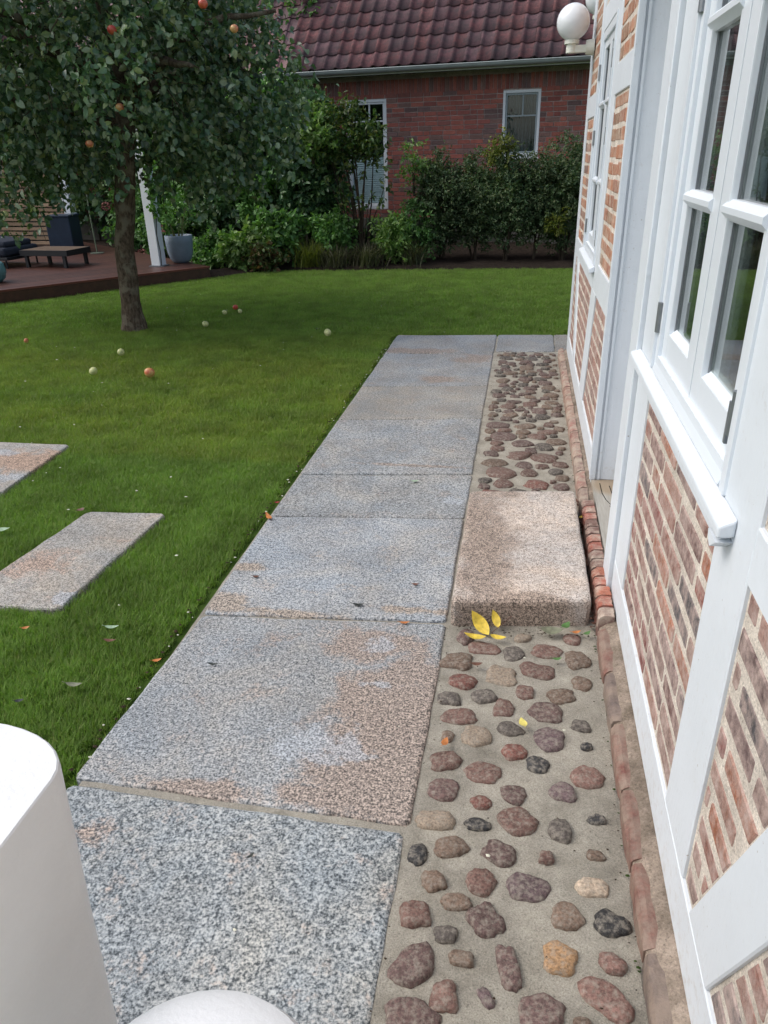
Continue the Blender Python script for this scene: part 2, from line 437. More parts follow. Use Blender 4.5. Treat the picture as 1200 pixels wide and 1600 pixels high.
Gr2 = mat_granite('granite_stained', 165, (0.055, 0.065, 0.075), (0.245, 0.265, 0.28), (0.62, 0.63, 0.64),
                  browns=[bl(610, 1130, .30, .50, 1.0), bl(640, 1230, .45, .22, 1.2), bl(330, 1235, .30, .055, .9), bl(520, 1245, .28, .07, .9), bl(580, 1010, .25, .18, .9), bl(430, 995, .08, .07, .55), bl(640, 1050, .2, .2, .9)],
                  blues=[bl(500, 1160, .28, .16, .85), bl(590, 1010, .16, .10, .8), bl(600, 1070, .14, .05, .8)], brown=(0.265, 0.212, 0.175))
Gr3 = mat_granite('granite_mid', 165, (0.07, 0.08, 0.095), (0.28, 0.305, 0.33), (0.64, 0.66, 0.68),
                  browns=[bl(390, 887, .12, .045, 1.1), bl(350, 940, .18, .10, .9), bl(450, 958, .3, .05, .8), bl(700, 958, .5, .04, .7)],
                  blues=[bl(690, 860, .15, .35, .5)], brown=(0.29, 0.24, 0.19))
Gr4 = mat_granite('granite_far', 150, (0.08, 0.085, 0.09), (0.26, 0.275, 0.285), (0.55, 0.57, 0.58),
                  browns=[bl(690, 592, .22, .14, 1.0), bl(730, 612, .25, .15, .9), bl(640, 548, .6, .12, 1.0), bl(740, 560, .3, .22, .8), bl(650, 728, .5, .03, .8)],
                  blues=[bl(740, 620, .2, .25, .7), bl(700, 780, .3, .2, .5)], brown=(0.25, 0.205, 0.17))
Gr5 = mat_granite('granite_olive', 150, (0.09, 0.09, 0.085), (0.28, 0.27, 0.25), (0.52, 0.52, 0.50), extra=0.10, brown=(0.25, 0.21, 0.17))
Gr6 = mat_granite('granite_pink_step', 200, (0.15, 0.12, 0.10), (0.50, 0.43, 0.38), (0.84, 0.76, 0.70),
                  browns=[(-0.12, 2.75, .22, 1.1, .75), (0.05, 2.35, .7, .10, .8)], brown=(0.25, 0.195, 0.155))
Gr7 = mat_granite('granite_grassy', 190, (0.10, 0.095, 0.085), (0.33, 0.315, 0.29), (0.60, 0.58, 0.55),
                  browns=[bl(60, 880, .25, .18, .7), bl(190, 930, .2, .2, .4)], blues=[bl(110, 935, .14, .10, 1.1)], brown=(0.30, 0.22, 0.17))
Gr8 = mat_granite('granite_rusty', 190, (0.10, 0.095, 0.085), (0.33, 0.315, 0.29), (0.60, 0.58, 0.55),
                  browns=[bl(40, 720, .35, .25, 1.0)], blues=[bl(5, 705, .2, .1, 1.0), bl(10, 745, .2, .1, 1.0)], brown=(0.34, 0.235, 0.17))
XJ = -0.212
JL = [(-1.6, -1.6), (-0.45, -0.45), (0.47, 0.40), (1.395, 1.375), (2.262, 2.338), (3.14, 3.232), (3.675, 3.785), (4.62, 4.74), (5.42, 5.53), (6.46, 6.56), (7.185, 7.285)]
XL = [-1.205, -1.205, -1.205, -1.205, -1.16, -1.17, -1.168, -1.17, -1.175, -1.178, -1.184]
mats = [Gr1, Gr1, Gr1, Gr2, Gr3, Gr4, Gr4, Gr5, Gr4, Gr4]
for i in range(len(JL)-1):
    (a0, b0), (a1, b1) = JL[i], JL[i+1]
    g0 = 0.009 if i == 3 else 0.006; g1 = 0.008 if i == 2 else 0.005
    xr = XJ-0.004 + (0.006 if i == 3 else 0)
    slab('granite_slab', [(XL[i], a0+g0), (xr, b0+g0), (xr-(0.006 if i == 2 else 0), b1-g1), (XL[i+1], a1-g1)], mats[i], path,
         ztop=[0, 0, -0.004, 0.0, 0.001, -0.002, 0.002, 0, -0.001, 0.001][i], r_=0.014 if i in (2, 3) else 0.009, cr=0.014 if i in (2, 3) else 0.010)
# closing slabs at the far end of the cobbles
slab('granite_slab', [(-0.200, 6.62), (0.318, 6.66), (0.318, 7.325), (-0.200, 7.29)], Gr4, path)
slab('granite_slab', [(0.326, 6.66), (0.47, 6.67), (0.47, 7.34), (0.326, 7.33)], Gr5, path)
# stepping slabs in the lawn
s1 = [g2(-80, 942), g2(92, 949), g2(259, 800), g2(138, 797)]
for i, (cs, mt) in enumerate([(s1, Gr7), ([g2(-45, 775), g2(2, 768), g2(109, 693), g2(-20, 688)], Gr8)]):
    if area2(cs) < 0: cs = cs[::-1]
    o = slab('stepping_slab', cs, mt, None, ztop=-0.004, label=['pale brown granite stepping slab in the lawn with a bluish patch at its near corner', 'rust stained granite stepping slab cut by the left edge of the photo'][i], cat='stepping stone', group='granite stepping slabs in the lawn')

# ------------------------------------------------------------------ cobbles
cob = grid_sheet('cobble_bed', -0.208, 0.334, -1.0, 6.63, -0.010, 0.022, 0.006, M_sand, sc=11)
CC = dict(r=(0.150, 0.088, 0.072), p=(0.125, 0.080, 0.072), g=(0.095, 0.082, 0.072), b=(0.040, 0.040, 0.041), t=(0.25, 0.20, 0.15),
          k=(0.22, 0.128, 0.105), n=(0.165, 0.115, 0.085), o=(0.36, 0.22, 0.115), w=(0.50, 0.40, 0.30), R=(0.175, 0.078, 0.062), G=(0.115, 0.080, 0.082))
def stone(px, py, rx, ry, col, hgt, n=14, ang=0.0, irr=0.18):
    sd_ = random.uniform(0, 99); ring = []
    sq = random.uniform(2.0, 3.2)
    for k in range(n):
        a = 2*math.pi*k/n; ca, sa = math.cos(a), math.sin(a)
        rr = (abs(ca)**sq+abs(sa)**sq)**(-1/sq)
        rr *= 1+irr*noise.noise(Vector((ca*1.3+sd_, sa*1.3, sd_)))*1.6+irr*0.35*random.uniform(-1, 1)
        x, y = ca*rr*rx, sa*rr*ry
        ring.append((x*math.cos(ang)-y*math.sin(ang), x*math.sin(ang)+y*math.cos(ang)))
    v = []; tx, ty = random.uniform(-.15, .15), random.uniform(-.15, .15)
    for (sc_, z) in ((1.0, -0.018), (0.985, -0.002), (0.86, hgt*0.75), (0.5, hgt)):
        for (x, y) in ring:
            v.append((px+x*sc_, py+y*sc_, z-0.004+(tx*x+ty*y)*0.5*(1 if z > 0.003 else 0)+(random.uniform(-1, 1)*hgt*0.10 if z > 0.003 else 0)))
    v.append((px, py, hgt*1.02-0.004)); f = []
    for l in range(3):
        for k in range(n): f.append((l*n+k, l*n+(k+1) % n, (l+1)*n+(k+1) % n, (l+1)*n+k))
    for k in range(n): f.append((3*n+k, 3*n+(k+1) % n, 4*n))
    kk = random.uniform(0.82, 1.15); col = tuple(c*kk for c in col)
    return obj('cobblestone', v, f, M_stone, cob, True, color=col)
S2 = [(330,125,110,85,'p'),(430,192,190,75,'r'),(275,265,180,105,'n'),(605,222,130,85,'g',.3),(805,212,190,80,'r'),(985,258,140,105,'n'),(665,133,110,45,'t'),(950,140,110,55,'k'),(755,325,215,90,'r',-.1),(540,355,200,110,'t'),(305,385,175,92,'R'),(1010,400,110,80,'n'),(235,485,150,72,'g'),(435,475,165,85,'g',.3),(678,448,118,85,'r'),(895,470,175,88,'n'),(550,545,130,100,'r'),(800,568,200,105,'p',-.3),(285,590,225,92,'r',.1),(590,668,150,75,'g',-.3),(390,705,170,130,'t'),(220,705,75,70,'n'),(1005,648,120,65,'g'),(825,720,180,140,'G'),(610,800,145,95,'R',.3),(1040,768,70,42,'b'),(205,850,200,110,'r',.5),(430,920,220,130,'r',.2),(755,872,145,92,'b'),(1050,945,205,145,'k'),(200,1015,185,130,'p',-.3),(610,1045,170,100,'p',-.2),(900,1035,165,105,'G',-.4),(418,1090,135,85,'R')]
S3 = [(605,48,150,103,'r'),(447,63,102,46,'b',.1),(757,85,105,90,'g'),(897,45,72,36,'b'),(285,50,150,80,'t'),(222,172,72,82,'b'),(348,148,128,84,'n',.3),(525,168,142,90,'p',-.2),(705,188,62,50,'r'),(890,180,75,38,'n'),(282,278,92,80,'n'),(462,275,115,95,'r',-.4),(637,298,165,105,'G'),(875,300,135,72,'w'),(368,352,120,64,'n'),(218,397,122,105,'r'),(475,423,125,140,'p',.7),(780,405,130,100,'n',-.2),(950,437,132,102,'b',-.2),(328,473,92,80,'g'),(200,590,140,205,'p',-.7),(385,565,95,56,'n'),(565,600,92,185,'p',.25),(757,567,132,130,'o'),(952,583,100,76,'k',-.4),(318,710,105,130,'r',.2),(478,715,45,95,'G',.6),(930,715,215,125,'k',-.6),(190,775,225,130,'p'),(690,765,180,130,'p'),(840,805,70,40,'n')]
def px_stone(cx, cy, w_, h_, c, an=0.0, n=14):
    a = G(cx-w_/2, cy); b_ = G(cx+w_/2, cy); t = G(cx, cy-h_/2); u = G(cx, cy+h_/2)
    rx = (b_-a).length/2; ry = (t-u).length/2; c0 = G(cx, cy)
    stone(c0.x, c0.y, rx*0.98, ry*0.98, CC[c], random.uniform(0.005, 0.010), n=n+4, ang=an)
for s_ in S2: px_stone(640+s_[0]/3.75, 960+s_[1]/3.75, s_[2]/3.75, s_[3]/3.75, s_[4], s_[5] if len(s_) > 5 else random.uniform(-.15, .15))
for s_ in S3: px_stone(560+s_[0]/2.4, 1260+s_[1]/2.4, s_[2]/2.4, s_[3]/2.4, s_[4], s_[5] if len(s_) > 5 else random.uniform(-.15, .15), 18)
placed = []
def far_zone(y0, y1, n, r0, r1, cols, hh=1.0):
    for _ in range(n*14):
        if n <= 0: break
        rx = random.uniform(r0, r1); ry = rx*random.uniform(0.65, 1.2)
        x = random.uniform(-0.19+rx, 0.325-rx); y = random.uniform(y0+ry, y1-ry)
        if any(((x-q[0])/(rx+q[2]+.004))**2+((y-q[1])/(ry+q[3]+.006))**2 < 1 for q in placed): continue
        placed.append((x, y, rx, ry)); n -= 1
        stone(x, y, rx, ry, tuple(q*.85 for q in CC[random.choice(cols)]), random.uniform(0.006, 0.012)*hh, n=12, ang=random.uniform(-.4, .4), irr=0.22)
far_zone(3.42, 4.7, 46, 0.042, 0.085, 'rprpnnpgRrn')
far_zone(3.42, 4.7, 40, 0.020, 0.042, 'rpnnpggt')
far_zone(4.7, 6.6, 70, 0.034, 0.062, 'pgnnpgprg')
far_zone(4.7, 6.6, 70, 0.018, 0.034, 'ppgnng')
far_zone(-0.9, 0.80, 26, 0.035, 0.07, 'rpnngbt')

# ------------------------------------------------------------------ granite door step
def rounded_block(cs, z0, z1, r_, mat, **k):
    rim = []; n = len(cs)
    for i in range(n):
        a, b_ = Vector(cs[i]), Vector(cs[(i+1) % n]); L = (b_-a).length; e = (b_-a)/L
        for q in range(10):
            t = 0.015+(L-0.03)*q/9; rim.append(a+e*t)
    N_ = len(rim); c0 = sum(rim, Vector((0, 0)))/N_; v = []
    for (dr, z) in ((r_*1.0, z1), (r_*0.45, z1-r_*0.14), (r_*0.12, z1-r_*0.48), (0, z1-r_), (0, z0)):
        for p in rim:
            q = p+(c0-p).normalized()*dr; j = noise.noise(Vector((p.x*9, p.y*9, z*9)))*0.004
            v.append((q.x+j, q.y+j, z))
    f = [tuple(range(N_))]
    for l in range(4):
        for q in range(N_): f.append((l*N_+q, (l+1)*N_+q, (l+1)*N_+(q+1) % N_, l*N_+(q+1) % N_))
    return obj('door_step', v, f, mat, None, False, **k)
rounded_block([(-0.196, 2.325), (0.318, 2.402), (0.309, 3.40), (-0.198, 3.335)], -0.05, 0.106, 0.024, Gr6,
              label='single pinkish granite block forming the door step beside the cobbles', cat='step')

# ------------------------------------------------------------------ half-timbered house (right)
WX = 0.400
house = thing('timber_framed_house', 'white painted half-timbered house with red brick infill filling the right side', 'house', (1.0, 3.0, 0))
def core(y0, y1, z0, z1, x0=WX+0.0095, x1=0.72, mat=None, name='wall_core'):
    MB().box((x0, y0, z0), (x1, y1, z1)).out(name, mat or M_lime, house)
ZT = 3.0
core(-2.5, 1.43, 0.06, ZT); core(1.43, 2.33, 0.06, 0.985); core(1.43, 2.33, 2.34, ZT); core(2.33, 2.66, 0.06, ZT)
core(2.70, 3.60, 2.35, ZT, WX+0.02); core(3.63, 4.58, 0.06, ZT); core(4.58, 5.46, 0.06, 0.99); core(4.58, 5.46, 2.25, ZT); core(5.46, 6.44, 0.06, ZT)
M_inner = simple('dim_room', (0.10, 0.09, 0.08), 0.9, 0.1, 0.1)
b = MB(); b.box((3.4, -2.5, 0.0), (3.5, 6.44, ZT)); b.box((0.72, -2.55, 0), (3.5, -2.5, ZT)); b.box((0.72, 6.36, 0.0), (3.4, 6.44, ZT)); b.out('outer_walls', M_lime, house)
b = MB(); b.box((0.73, -2.5, 0.05), (3.4, 6.3, 0.10)); b.out('room_floor', M_inner, house)
b = MB(); b.box((0.73, -2.5, 2.8), (3.4, 6.3, 2.9)); b.out('ceiling', M_inner, house)
b = MB(); b.box((1.35, -2.4, 0.10), (1.40, 6.3, 2.8)); b.out('inner_wall', M_inner, house)
def beam(poly, x0=WX, x1=0.50, name='timber_beam', mat=None):
    # worn hand-hewn edges: subdivide and jitter a little
    out = []; n = len(poly)
    for i in range(n):
        a, b_ = Vector(poly[i]), Vector(poly[(i+1) % n]); L = (b_-a).length
        m_ = max(1, int(L/0.16)); e = (b_-a)/L; nn = Vector((-e.y, e.x))
        for q in range(m_):
            p = a+(b_-a)*(q/m_)
            if q: p = p+nn*random.uniform(-0.0016, 0.0016)
            out.append((p.x, p.y))
    return MB().prism(out, 'x', x0+random.uniform(0, 0.0012), x1, 0.0035).out(name, mat or M_white, house)
def rect(y0, y1, z0, z1): return [(y0, z0), (y1, z0), (y1, z1), (y0, z1)]
SZ0, SZ1 = 0.066, 0.206
beam(rect(-2.5, 2.545, SZ0, SZ1))                              # sole plate near
beam(rect(3.725, 6.45, SZ0, SZ1))
beam(rect(2.322, 2.545, SZ1, ZT)); beam(rect(1.160, 1.375, SZ1, ZT))
beam(rect(1.375, 2.322, 0.898, 0.992)); beam(rect(1.375, 2.322, 2.335, 2.47))
beam(rect(0.15, 1.160, 0.932, 1.040)); beam(rect(0.15, 1.160, 2.2, 2.34))
beam([(1.081, SZ1), (0.758, 0.932), (0.612, 0.932), (0.924, SZ1)])
beam(rect(-0.05, 0.15, SZ1, ZT)); beam(rect(-2.5, -0.05, 0.932, 1.04))
beam(rect(3.600, 3.725, 0.03, ZT))
beam(rect(3.725, 4.365, 0.872, 1.030)); beam(rect(3.725, 4.365, 1.838, 1.974)); beam(rect(4.365, 4.58, 0.872, ZT))
beam([(4.54, SZ1), (4.825, SZ1), (4.62, 0.872), (4.338, 0.872)])
beam(rect(4.58, 6.27, 0.862, 0.985)); beam(rect(4.58, 5.46, 2.23, 2.36)); beam(rect(5.46, 5.63, 0.985, ZT))
beam(rect(5.63, 6.27, 1.792, 1.930)); beam(rect(6.27, 6.45, SZ1, ZT))
beam([(5.47, SZ1), (5.66, SZ1), (6.07, 0.862), (5.88, 0.862)])
# --- door casing, reveal, threshold, door
beam(rect(2.552, 2.705, 0.024, 2.4), WX-0.016, 0.42, 'door_casing')
MB().box((WX-0.010, 3.584, 0.085), (WX+0.018, 3.5950, 2.4), 0.004).box((WX+0.028, 3.588, 0.085), (WX+0.040, 3.5950, 2.4), 0.003).out('door_bead', M_white, house)
MB().box((WX+0.002, 3.5955, 0.086), (0.72, 3.5985, 2.4)).out('door_reveal', M_reveal, house)
MB().box((WX+0.0215, 2.662, 0.086), (0.72, 2.70, 2.4)).out('door_reveal', M_white, house)
b = NB('weathered_sill', 0.85, 0.2); p_ = b.pos(); mp = b.n('ShaderNodeMapping'); mp.inputs['Scale'].default_value = (30, 2.5, 8); b.L(p_, mp.inputs['Vector'])
b.col(b.mix(b.ramp(b.blob(p_, 0.52, 3.52, 0.2, 0.18), [(0.2, 0.0), (0.5, 0.7)]), b.ramp(b.noise(mp.outputs[0], 1.5, 5, 0.7), [(0.3, (0.26, 0.25, 0.22)), (0.7, (0.42, 0.40, 0.36))]), (0.28, 0.20, 0.12)))
b.bump(b.noise(mp.outputs[0], 2.5, 5), 0.5, 0.004); M_thr = b.m
b = MB(); b.prism([(2.552, WX+0.001), (2.552, WX+0.30), (3.598, WX+0.30), (3.598, WX+0.001)], 'z', 0.084, 0.03)
b.v = [(y_, x_, z_) for (x_, y_, z_) in b.v]; thr = b.out('threshold', M_thr, house)
M_crack = simple('dark_crack', (0.02, 0.018, 0.015), 0.9, 0.1)
def crack(pts):
    w_ = 0.0022; P = [G(*q, 0.0845) for q in pts]; v = []
    for p in P: v += [(p.x-w_, p.y, 0.0846), (p.x+w_, p.y, 0.0846), (p.x+w_, p.y, 0.0825), (p.x-w_, p.y, 0.0825)]
    f = []
    for i in range(len(P)-1):
        for k in range(4): f.append((4*i+k, 4*i+(k+1) % 4, 4*i+4+(k+1) % 4, 4*i+4+k))
    return v, f
for c_ in ([(937, 755), (941, 771), (947, 781), (955, 789), (960, 794)], [(952, 759), (957, 773), (961, 785), (963, 792)], [(953, 790), (957, 800), (960, 803)]):
    v, f = crack(c_); obj('crack', v, f, M_crack, thr)
MB().box((0.66, 2.72, 0.10), (0.70, 3.58, 2.3), 0.004).out('front_door', M_white, house)

# --- brick infill: every brick a part, clipped to its panel
BC_near = [(0.22, 0.095, 0.080), (0.25, 0.090, 0.070), (0.15, 0.085, 0.078), (0.13, 0.105, 0.105), (0.18, 0.12, 0.105), (0.30, 0.12, 0.07), (0.19, 0.075, 0.068), (0.12, 0.080, 0.078), (0.10, 0.095, 0.10)]
BC_low = [(0.26, 0.135, 0.105), (0.24, 0.115, 0.09), (0.19, 0.125, 0.105), (0.28, 0.15, 0.115), (0.20, 0.10, 0.08)]
BC_up = [(0.38, 0.165, 0.095), (0.35, 0.165, 0.10), (0.27, 0.155, 0.10), (0.40, 0.185, 0.11), (0.30, 0.135, 0.09)]
nbrick = [0]
def infill(poly, cols, mat, ch=0.0735, bh=0.056, blen=0.235, joint=0.014, z0=None, gap=0.010, face=WX+0.0055, curve=0.0):
    conv = inset(poly, gap)
    ys = [p[0] for p in poly]; zs = [p[1] for p in poly]
    z = (z0 if z0 is not None else min(zs)+gap); row = 0
    while z < max(zs):
        y = min(ys)-random.uniform(0.0, 0.04)-(blen+joint)*(0.5 if row % 2 else 0.0)
        while y < max(ys):
            L = blen*random.uniform(0.94, 1.04) if random.random() > 0.14 else blen*0.48
            dz = random.uniform(-0.002, 0.002); hh = bh*random.uniform(0.93, 1.05); sl_ = random.uniform(-.003, .003)
            c = 0.006
            q = [(y+c, z+dz), (y+L-c, z+dz+sl_), (y+L, z+dz+sl_+c), (y+L, z+dz+sl_+hh-c), (y+L-c, z+dz+sl_+hh), (y+c, z+dz+hh), (y, z+dz+hh-c), (y, z+dz+c)]
            q = [(a+random.uniform(-.003, .003), b_+random.uniform(-.0028, .0028)) for a, b_ in q]
            pc = clip(q, conv)
            if len(pc) >= 3 and abs(area2(pc)) > 0.0007:
                fx = face+random.uniform(0.0, 0.0035)
                mb = MB().prism(pc, 'x', fx, 0.45, 0.0035)
                col = random.choice(cols); k = random.uniform(0.85, 1.15)
                mb.out('brick', mat, house, color=tuple(min(1, a*k) for a in col)); nbrick[0] += 1
            y += L+joint
        z += ch*random.uniform(0.985, 1.015); row += 1
infill([(1.375, SZ1), (2.322, SZ1), (2.322, 0.898), (1.375, 0.898)], BC_near+BC_low, M_brickfilm, ch=0.0715, bh=0.050, joint=0.017)
infill([(1.081, SZ1), (1.160, SZ1), (1.160, 0.932), (0.758, 0.932)], BC_near+BC_low, M_brickfilm, ch=0.0735, bh=0.049, joint=0.019)
infill([(0.15, SZ1), (0.924, SZ1), (0.612, 0.932), (0.15, 0.932)], BC_low+BC_near, M_brickfilm, ch=0.0735, bh=0.049, joint=0.019)
infill(rect(0.15, 1.160, 1.040, 2.2), BC_up, M_brick)
infill(rect(3.725, 4.365, 1.974, 2.9), BC_up, M_brick); infill(rect(3.725, 4.365, 1.030, 1.838), BC_up, M_brick)
infill([(3.725, SZ1), (4.54, SZ1), (4.338, 0.872), (3.725, 0.872)], BC_low, M_brickfilm)
infill([(4.825, SZ1), (5.47, SZ1), (5.88, 0.862), (4.62, 0.862)], BC_low, M_brickfilm)
infill([(5.66, SZ1), (6.27, SZ1), (6.27, 0.862), (6.07, 0.862)], BC_low, M_brickfilm)
infill(rect(5.63, 6.27, 1.930, 2.9), BC_up, M_brick); infill(rect(5.63, 6.27, 0.985, 1.792), BC_up+BC_low, M_brick)

# --- windows
M_glass = mat_glass('window_glass', (0.85, 0.90, 0.88), 1.6, 1.6)
M_curtain = simple('curtain', (0.62, 0.60, 0.56), 0.9, 0.1, 0.1)
def casement(y0, y1, z0, z1, bars, sillz, sy0, sy1, hinge_z, mid=None, small=False):
    wf = link('window', None, house, M=Matrix.Translation((WX, (y0+y1)/2, z0)))
    fw = 0.045
    # outer frame with stepped profile
    b = MB()
    for (ya, yb, za, zb) in ((y0, y0+fw, z0, z1), (y1-fw, y1, z0, z1), (y0+fw, y1-fw, z1-fw, z1), (y0+fw, y1-fw, z0, z0+fw)):
        b.box((WX+0.004, ya, za), (WX+0.085, yb, zb), 0.004)
    b.box((WX-0.006, y1-0.012, z0), (WX+0.02, y1+0.022, z1), 0.006)
    b.box((WX-0.006, y0-0.022, z0), (WX+0.02, y0+0.012, z1), 0.006)
    b.out('window_frame', M_plastic, wf)
    # sloping drip ledge at the frame foot
    b = MB(); b.v = []; b.prism([(WX-0.004, z0+0.002), (WX+0.03, z0+0.004), (WX+0.03, z0+0.058), (WX+0.004, z0+0.022)], 'y', y0+0.03, y1-0.03); b.out('drip_ledge', M_plastic, wf)
    ym = mid or (y0+y1)/2
    for (a, c_) in ((y0+0.028, ym-0.004), (ym+0.004, y1-0.028)):
        st = 0.078 if not small else 0.06; xa, xb = WX+0.016, WX+0.078
        za, zb = z0+0.036, z1-0.03
        b = MB()
        b.box((xa, a, za), (xb, a+st, zb), 0.004); b.box((xa, c_-st, za), (xb, c_, zb), 0.004)
        b.box((xa+0.0007, a+st-0.004, zb-st), (xb-0.0007, c_-st+0.004, zb), 0.003); b.box((xa+0.0007, a+st-0.004, za), (xb-0.0007, c_-st+0.004, za+st+0.006), 0.003)
        # bevelled glazing bead at the foot
        b.prism([(xa+0.001, za+st+0.002), (xa+0.03, za+st+0.002), (xa+0.03, za+st+0.03)], 'y', a+st-0.002, c_-st+0.002)
        b.out('sash', M_plastic, wf)
        for hz in bars:
            q = MB(); q.prism([(xa-0.010, hz-0.004), (xa+0.006, hz-0.021), (xa+0.0195, hz-0.021), (xa+0.0195, hz+0.021), (xa+0.006, hz+0.021), (xa-0.010, hz+0.008)], 'y', a+st-0.018, c_-st+0.018)
            q.out('glazing_bar', M_plastic, wf)
        zz = [za+st]+list(bars)+[zb-st]
        for i in range(len(zz)-1):
            lo = zz[i]+(0.0 if i == 0 else 0.0205); hi = zz[i+1]-(0.0 if i == len(zz)-2 else 0.0205)
            MB().box((xa+0.020, a+st-0.003, lo-0.002), (xa+0.024, c_-st+0.003, hi+0.002)).out('glass_pane', M_glass, wf)
        q = MB()
        for gy in (a+st-0.001, c_-st+0.001): q.box((xa+0.014, gy-0.005, za+st), (xa+0.0195, gy+0.005, zb-st))
        q.out('glazing_seal', M_metal, wf)
    for hz in hinge_z:
        for hy in (y1-0.031, y0+0.031):
            MB().tube([(WX+0.004, hy+0.012*(1 if hy > ym else -1), hz), (WX+0.004, hy+0.012*(1 if hy > ym else -1), hz+0.085)], 0.0125, 12).out('hinge', M_metal, wf)
    # sill board, sloping outwards
    b = MB(); b.prism([(WX-0.031, sillz-0.037), (WX+0.0005, sillz-0.033), (WX+0.0005, sillz+0.004), (WX-0.031, sillz-0.012)], 'y', sy0, sy1)
    b.prism([(WX+0.0005, sillz-0.0075), (WX+0.03, sillz-0.0075), (WX+0.03, sillz+0.018), (WX+0.0005, sillz+0.004)], 'y', y0+0.001, y1-0.001)
    o = b.out('window_sill', M_white, wf)
    bv = o.modifiers.new('bevel', 'BEVEL'); bv.width = 0.005; bv.segments = 2; bv.limit_method = 'ANGLE'
    # curtain edges seen behind the panes
    q = MB()
    for (cy_, wd) in ((y1-0.22, 0.035), (y1-0.36, 0.03), (ym-0.16, 0.045), (ym-0.30, 0.03), (y0+0.10, 0.08)):
        pts = [(WX+0.105+0.012*math.sin(k*1.7), cy_-wd/2+wd*k/6) for k in range(7)]
        v = []; f = []
        for (x_, y_) in pts: v += [(x_, y_, z0+0.02), (x_, y_, z1)]
        for k in range(6): f.append((2*k, 2*k+2, 2*k+3, 2*k+1))
        q.add(v, f)
    q.out('curtain', M_curtain, wf, True)
    return wf
w1 = casement(1.385, 2.318, 1.002, 2.335, [1.478, 1.868], 0.998, 1.262, 2.57, [1.11, 1.9])
w2 = casement(4.583, 5.457, 1.002, 2.23, [1.42, 1.84], 0.998, 4.53, 5.52, [1.10, 1.62, 1.98], small=True)
# sill end drip blocks under the near end
MB().prism([(1.266, 0.953), (1.325, 0.953), (1.318, 0.938), (1.30, 0.928)], 'x', WX-0.03, WX+0.0).out('sill_bracket', M_white, house)
# latch on the near sash
MB().box((WX+0.004, 1.452, 1.075), (WX+0.014, 1.464, 1.16), 0.002).out('window_latch', M_metal, house)

# --- plinth bricks along the wall foot
plm = MB()
ypts = [y_*0.06-2.4 for y_ in range(0, 149)]
v = []; f = []
for i, y_ in enumerate(ypts):
    j = 0.006*noise.noise(Vector((y_*7, 1, 1))); h = 0.004*noise.noise(Vector((y_*9, 5, 1)))
    v += [(0.345+j, y_, -0.05), (0.345+j, y_, 0.030+h), (0.372+j, y_, 0.052+h), (0.392, y_, 0.060+h), (0.41, y_, 0.0655), (0.43, y_, 0.0655)]
for i in range(len(ypts)-1):
    for k in range(5): f.append((i*6+k, i*6+k+1, (i+1)*6+k+1, (i+1)*6+k))
o = obj('plinth_mortar', v, f, M_plinthm, house, True)
M_plbrick = mat_objcolor('plinth_brick', 0.6, 110, 0.30, (0.27, 0.21, 0.165), 0.55, 1.2, 0.35)
M_plbrick2 = mat_objcolor('plinth_brick_smeared', 0.8, 110, 0.22, (0.40, 0.34, 0.27), 0.55, 0.8)
def plbrick(y0, y1, x0, x1, z0, z1, col, mat):
    # rounded-top brick lying along the wall
    v = []; f = []; prof = [(x0, z0), (x0-0.001, z1-0.018), (x0+0.006, z1-0.006), (x0+0.018, z1), (x1, z1+0.001), (x1, z0)]
    m_ = 5
    for i in range(m_+1):
        y = y0+(y1-y0)*i/m_; e = 0.004 if i in (0, m_) else 0.0
        for (x, z) in prof: v.append((x+e+random.uniform(-.0025, .0025), y, z-(e if z > z0 else 0)+random.uniform(-.0028, .0022)))
    n = len(prof)
    for i in range(m_):
        for k in range(n): f.append((i*n+k, i*n+(k+1) % n, (i+1)*n+(k+1) % n, (i+1)*n+k))
    f.append(tuple(range(n))); f.append(tuple(m_*n+k for k in range(n-1, -1, -1)))
    kk = random.uniform(.85, 1.15); MBx = MB().add(v, f); MBx.out('plinth_brick', mat, house, color=tuple(c*kk for c in col))
y = -0.6
while y < 2.30:
    L = random.uniform(0.21, 0.25); y1_ = min(y+L, 2.315)
    plbrick(y, y1_, 0.336, 0.374, -0.04, 0.050, random.choice([(0.17, 0.070, 0.055), (0.14, 0.072, 0.060), (0.11, 0.085, 0.078), (0.20, 0.085, 0.066)]), M_plbrick)
    y = y1_+0.012
y = 2.335
while y < 3.30:                                   # soldier headers beside the step
    wd = random.uniform(0.055, 0.068)
    plbrick(y, y+wd, 0.338, 0.392, -0.04, 0.086, random.choice([(0.34, 0.12, 0.085), (0.28, 0.105, 0.08), (0.38, 0.15, 0.10), (0.20, 0.12, 0.10)]), M_brick)
    y += wd+0.011
y = 3.34
while y < 6.4:
    L = random.uniform(0.19, 0.25)
    plbrick(y, y+L, 0.335, 0.378, -0.04, 0.062, random.choice([(0.24, 0.10, 0.085), (0.18, 0.10, 0.09), (0.27, 0.13, 0.10)]), M_plbrick2)
    y += L+0.012

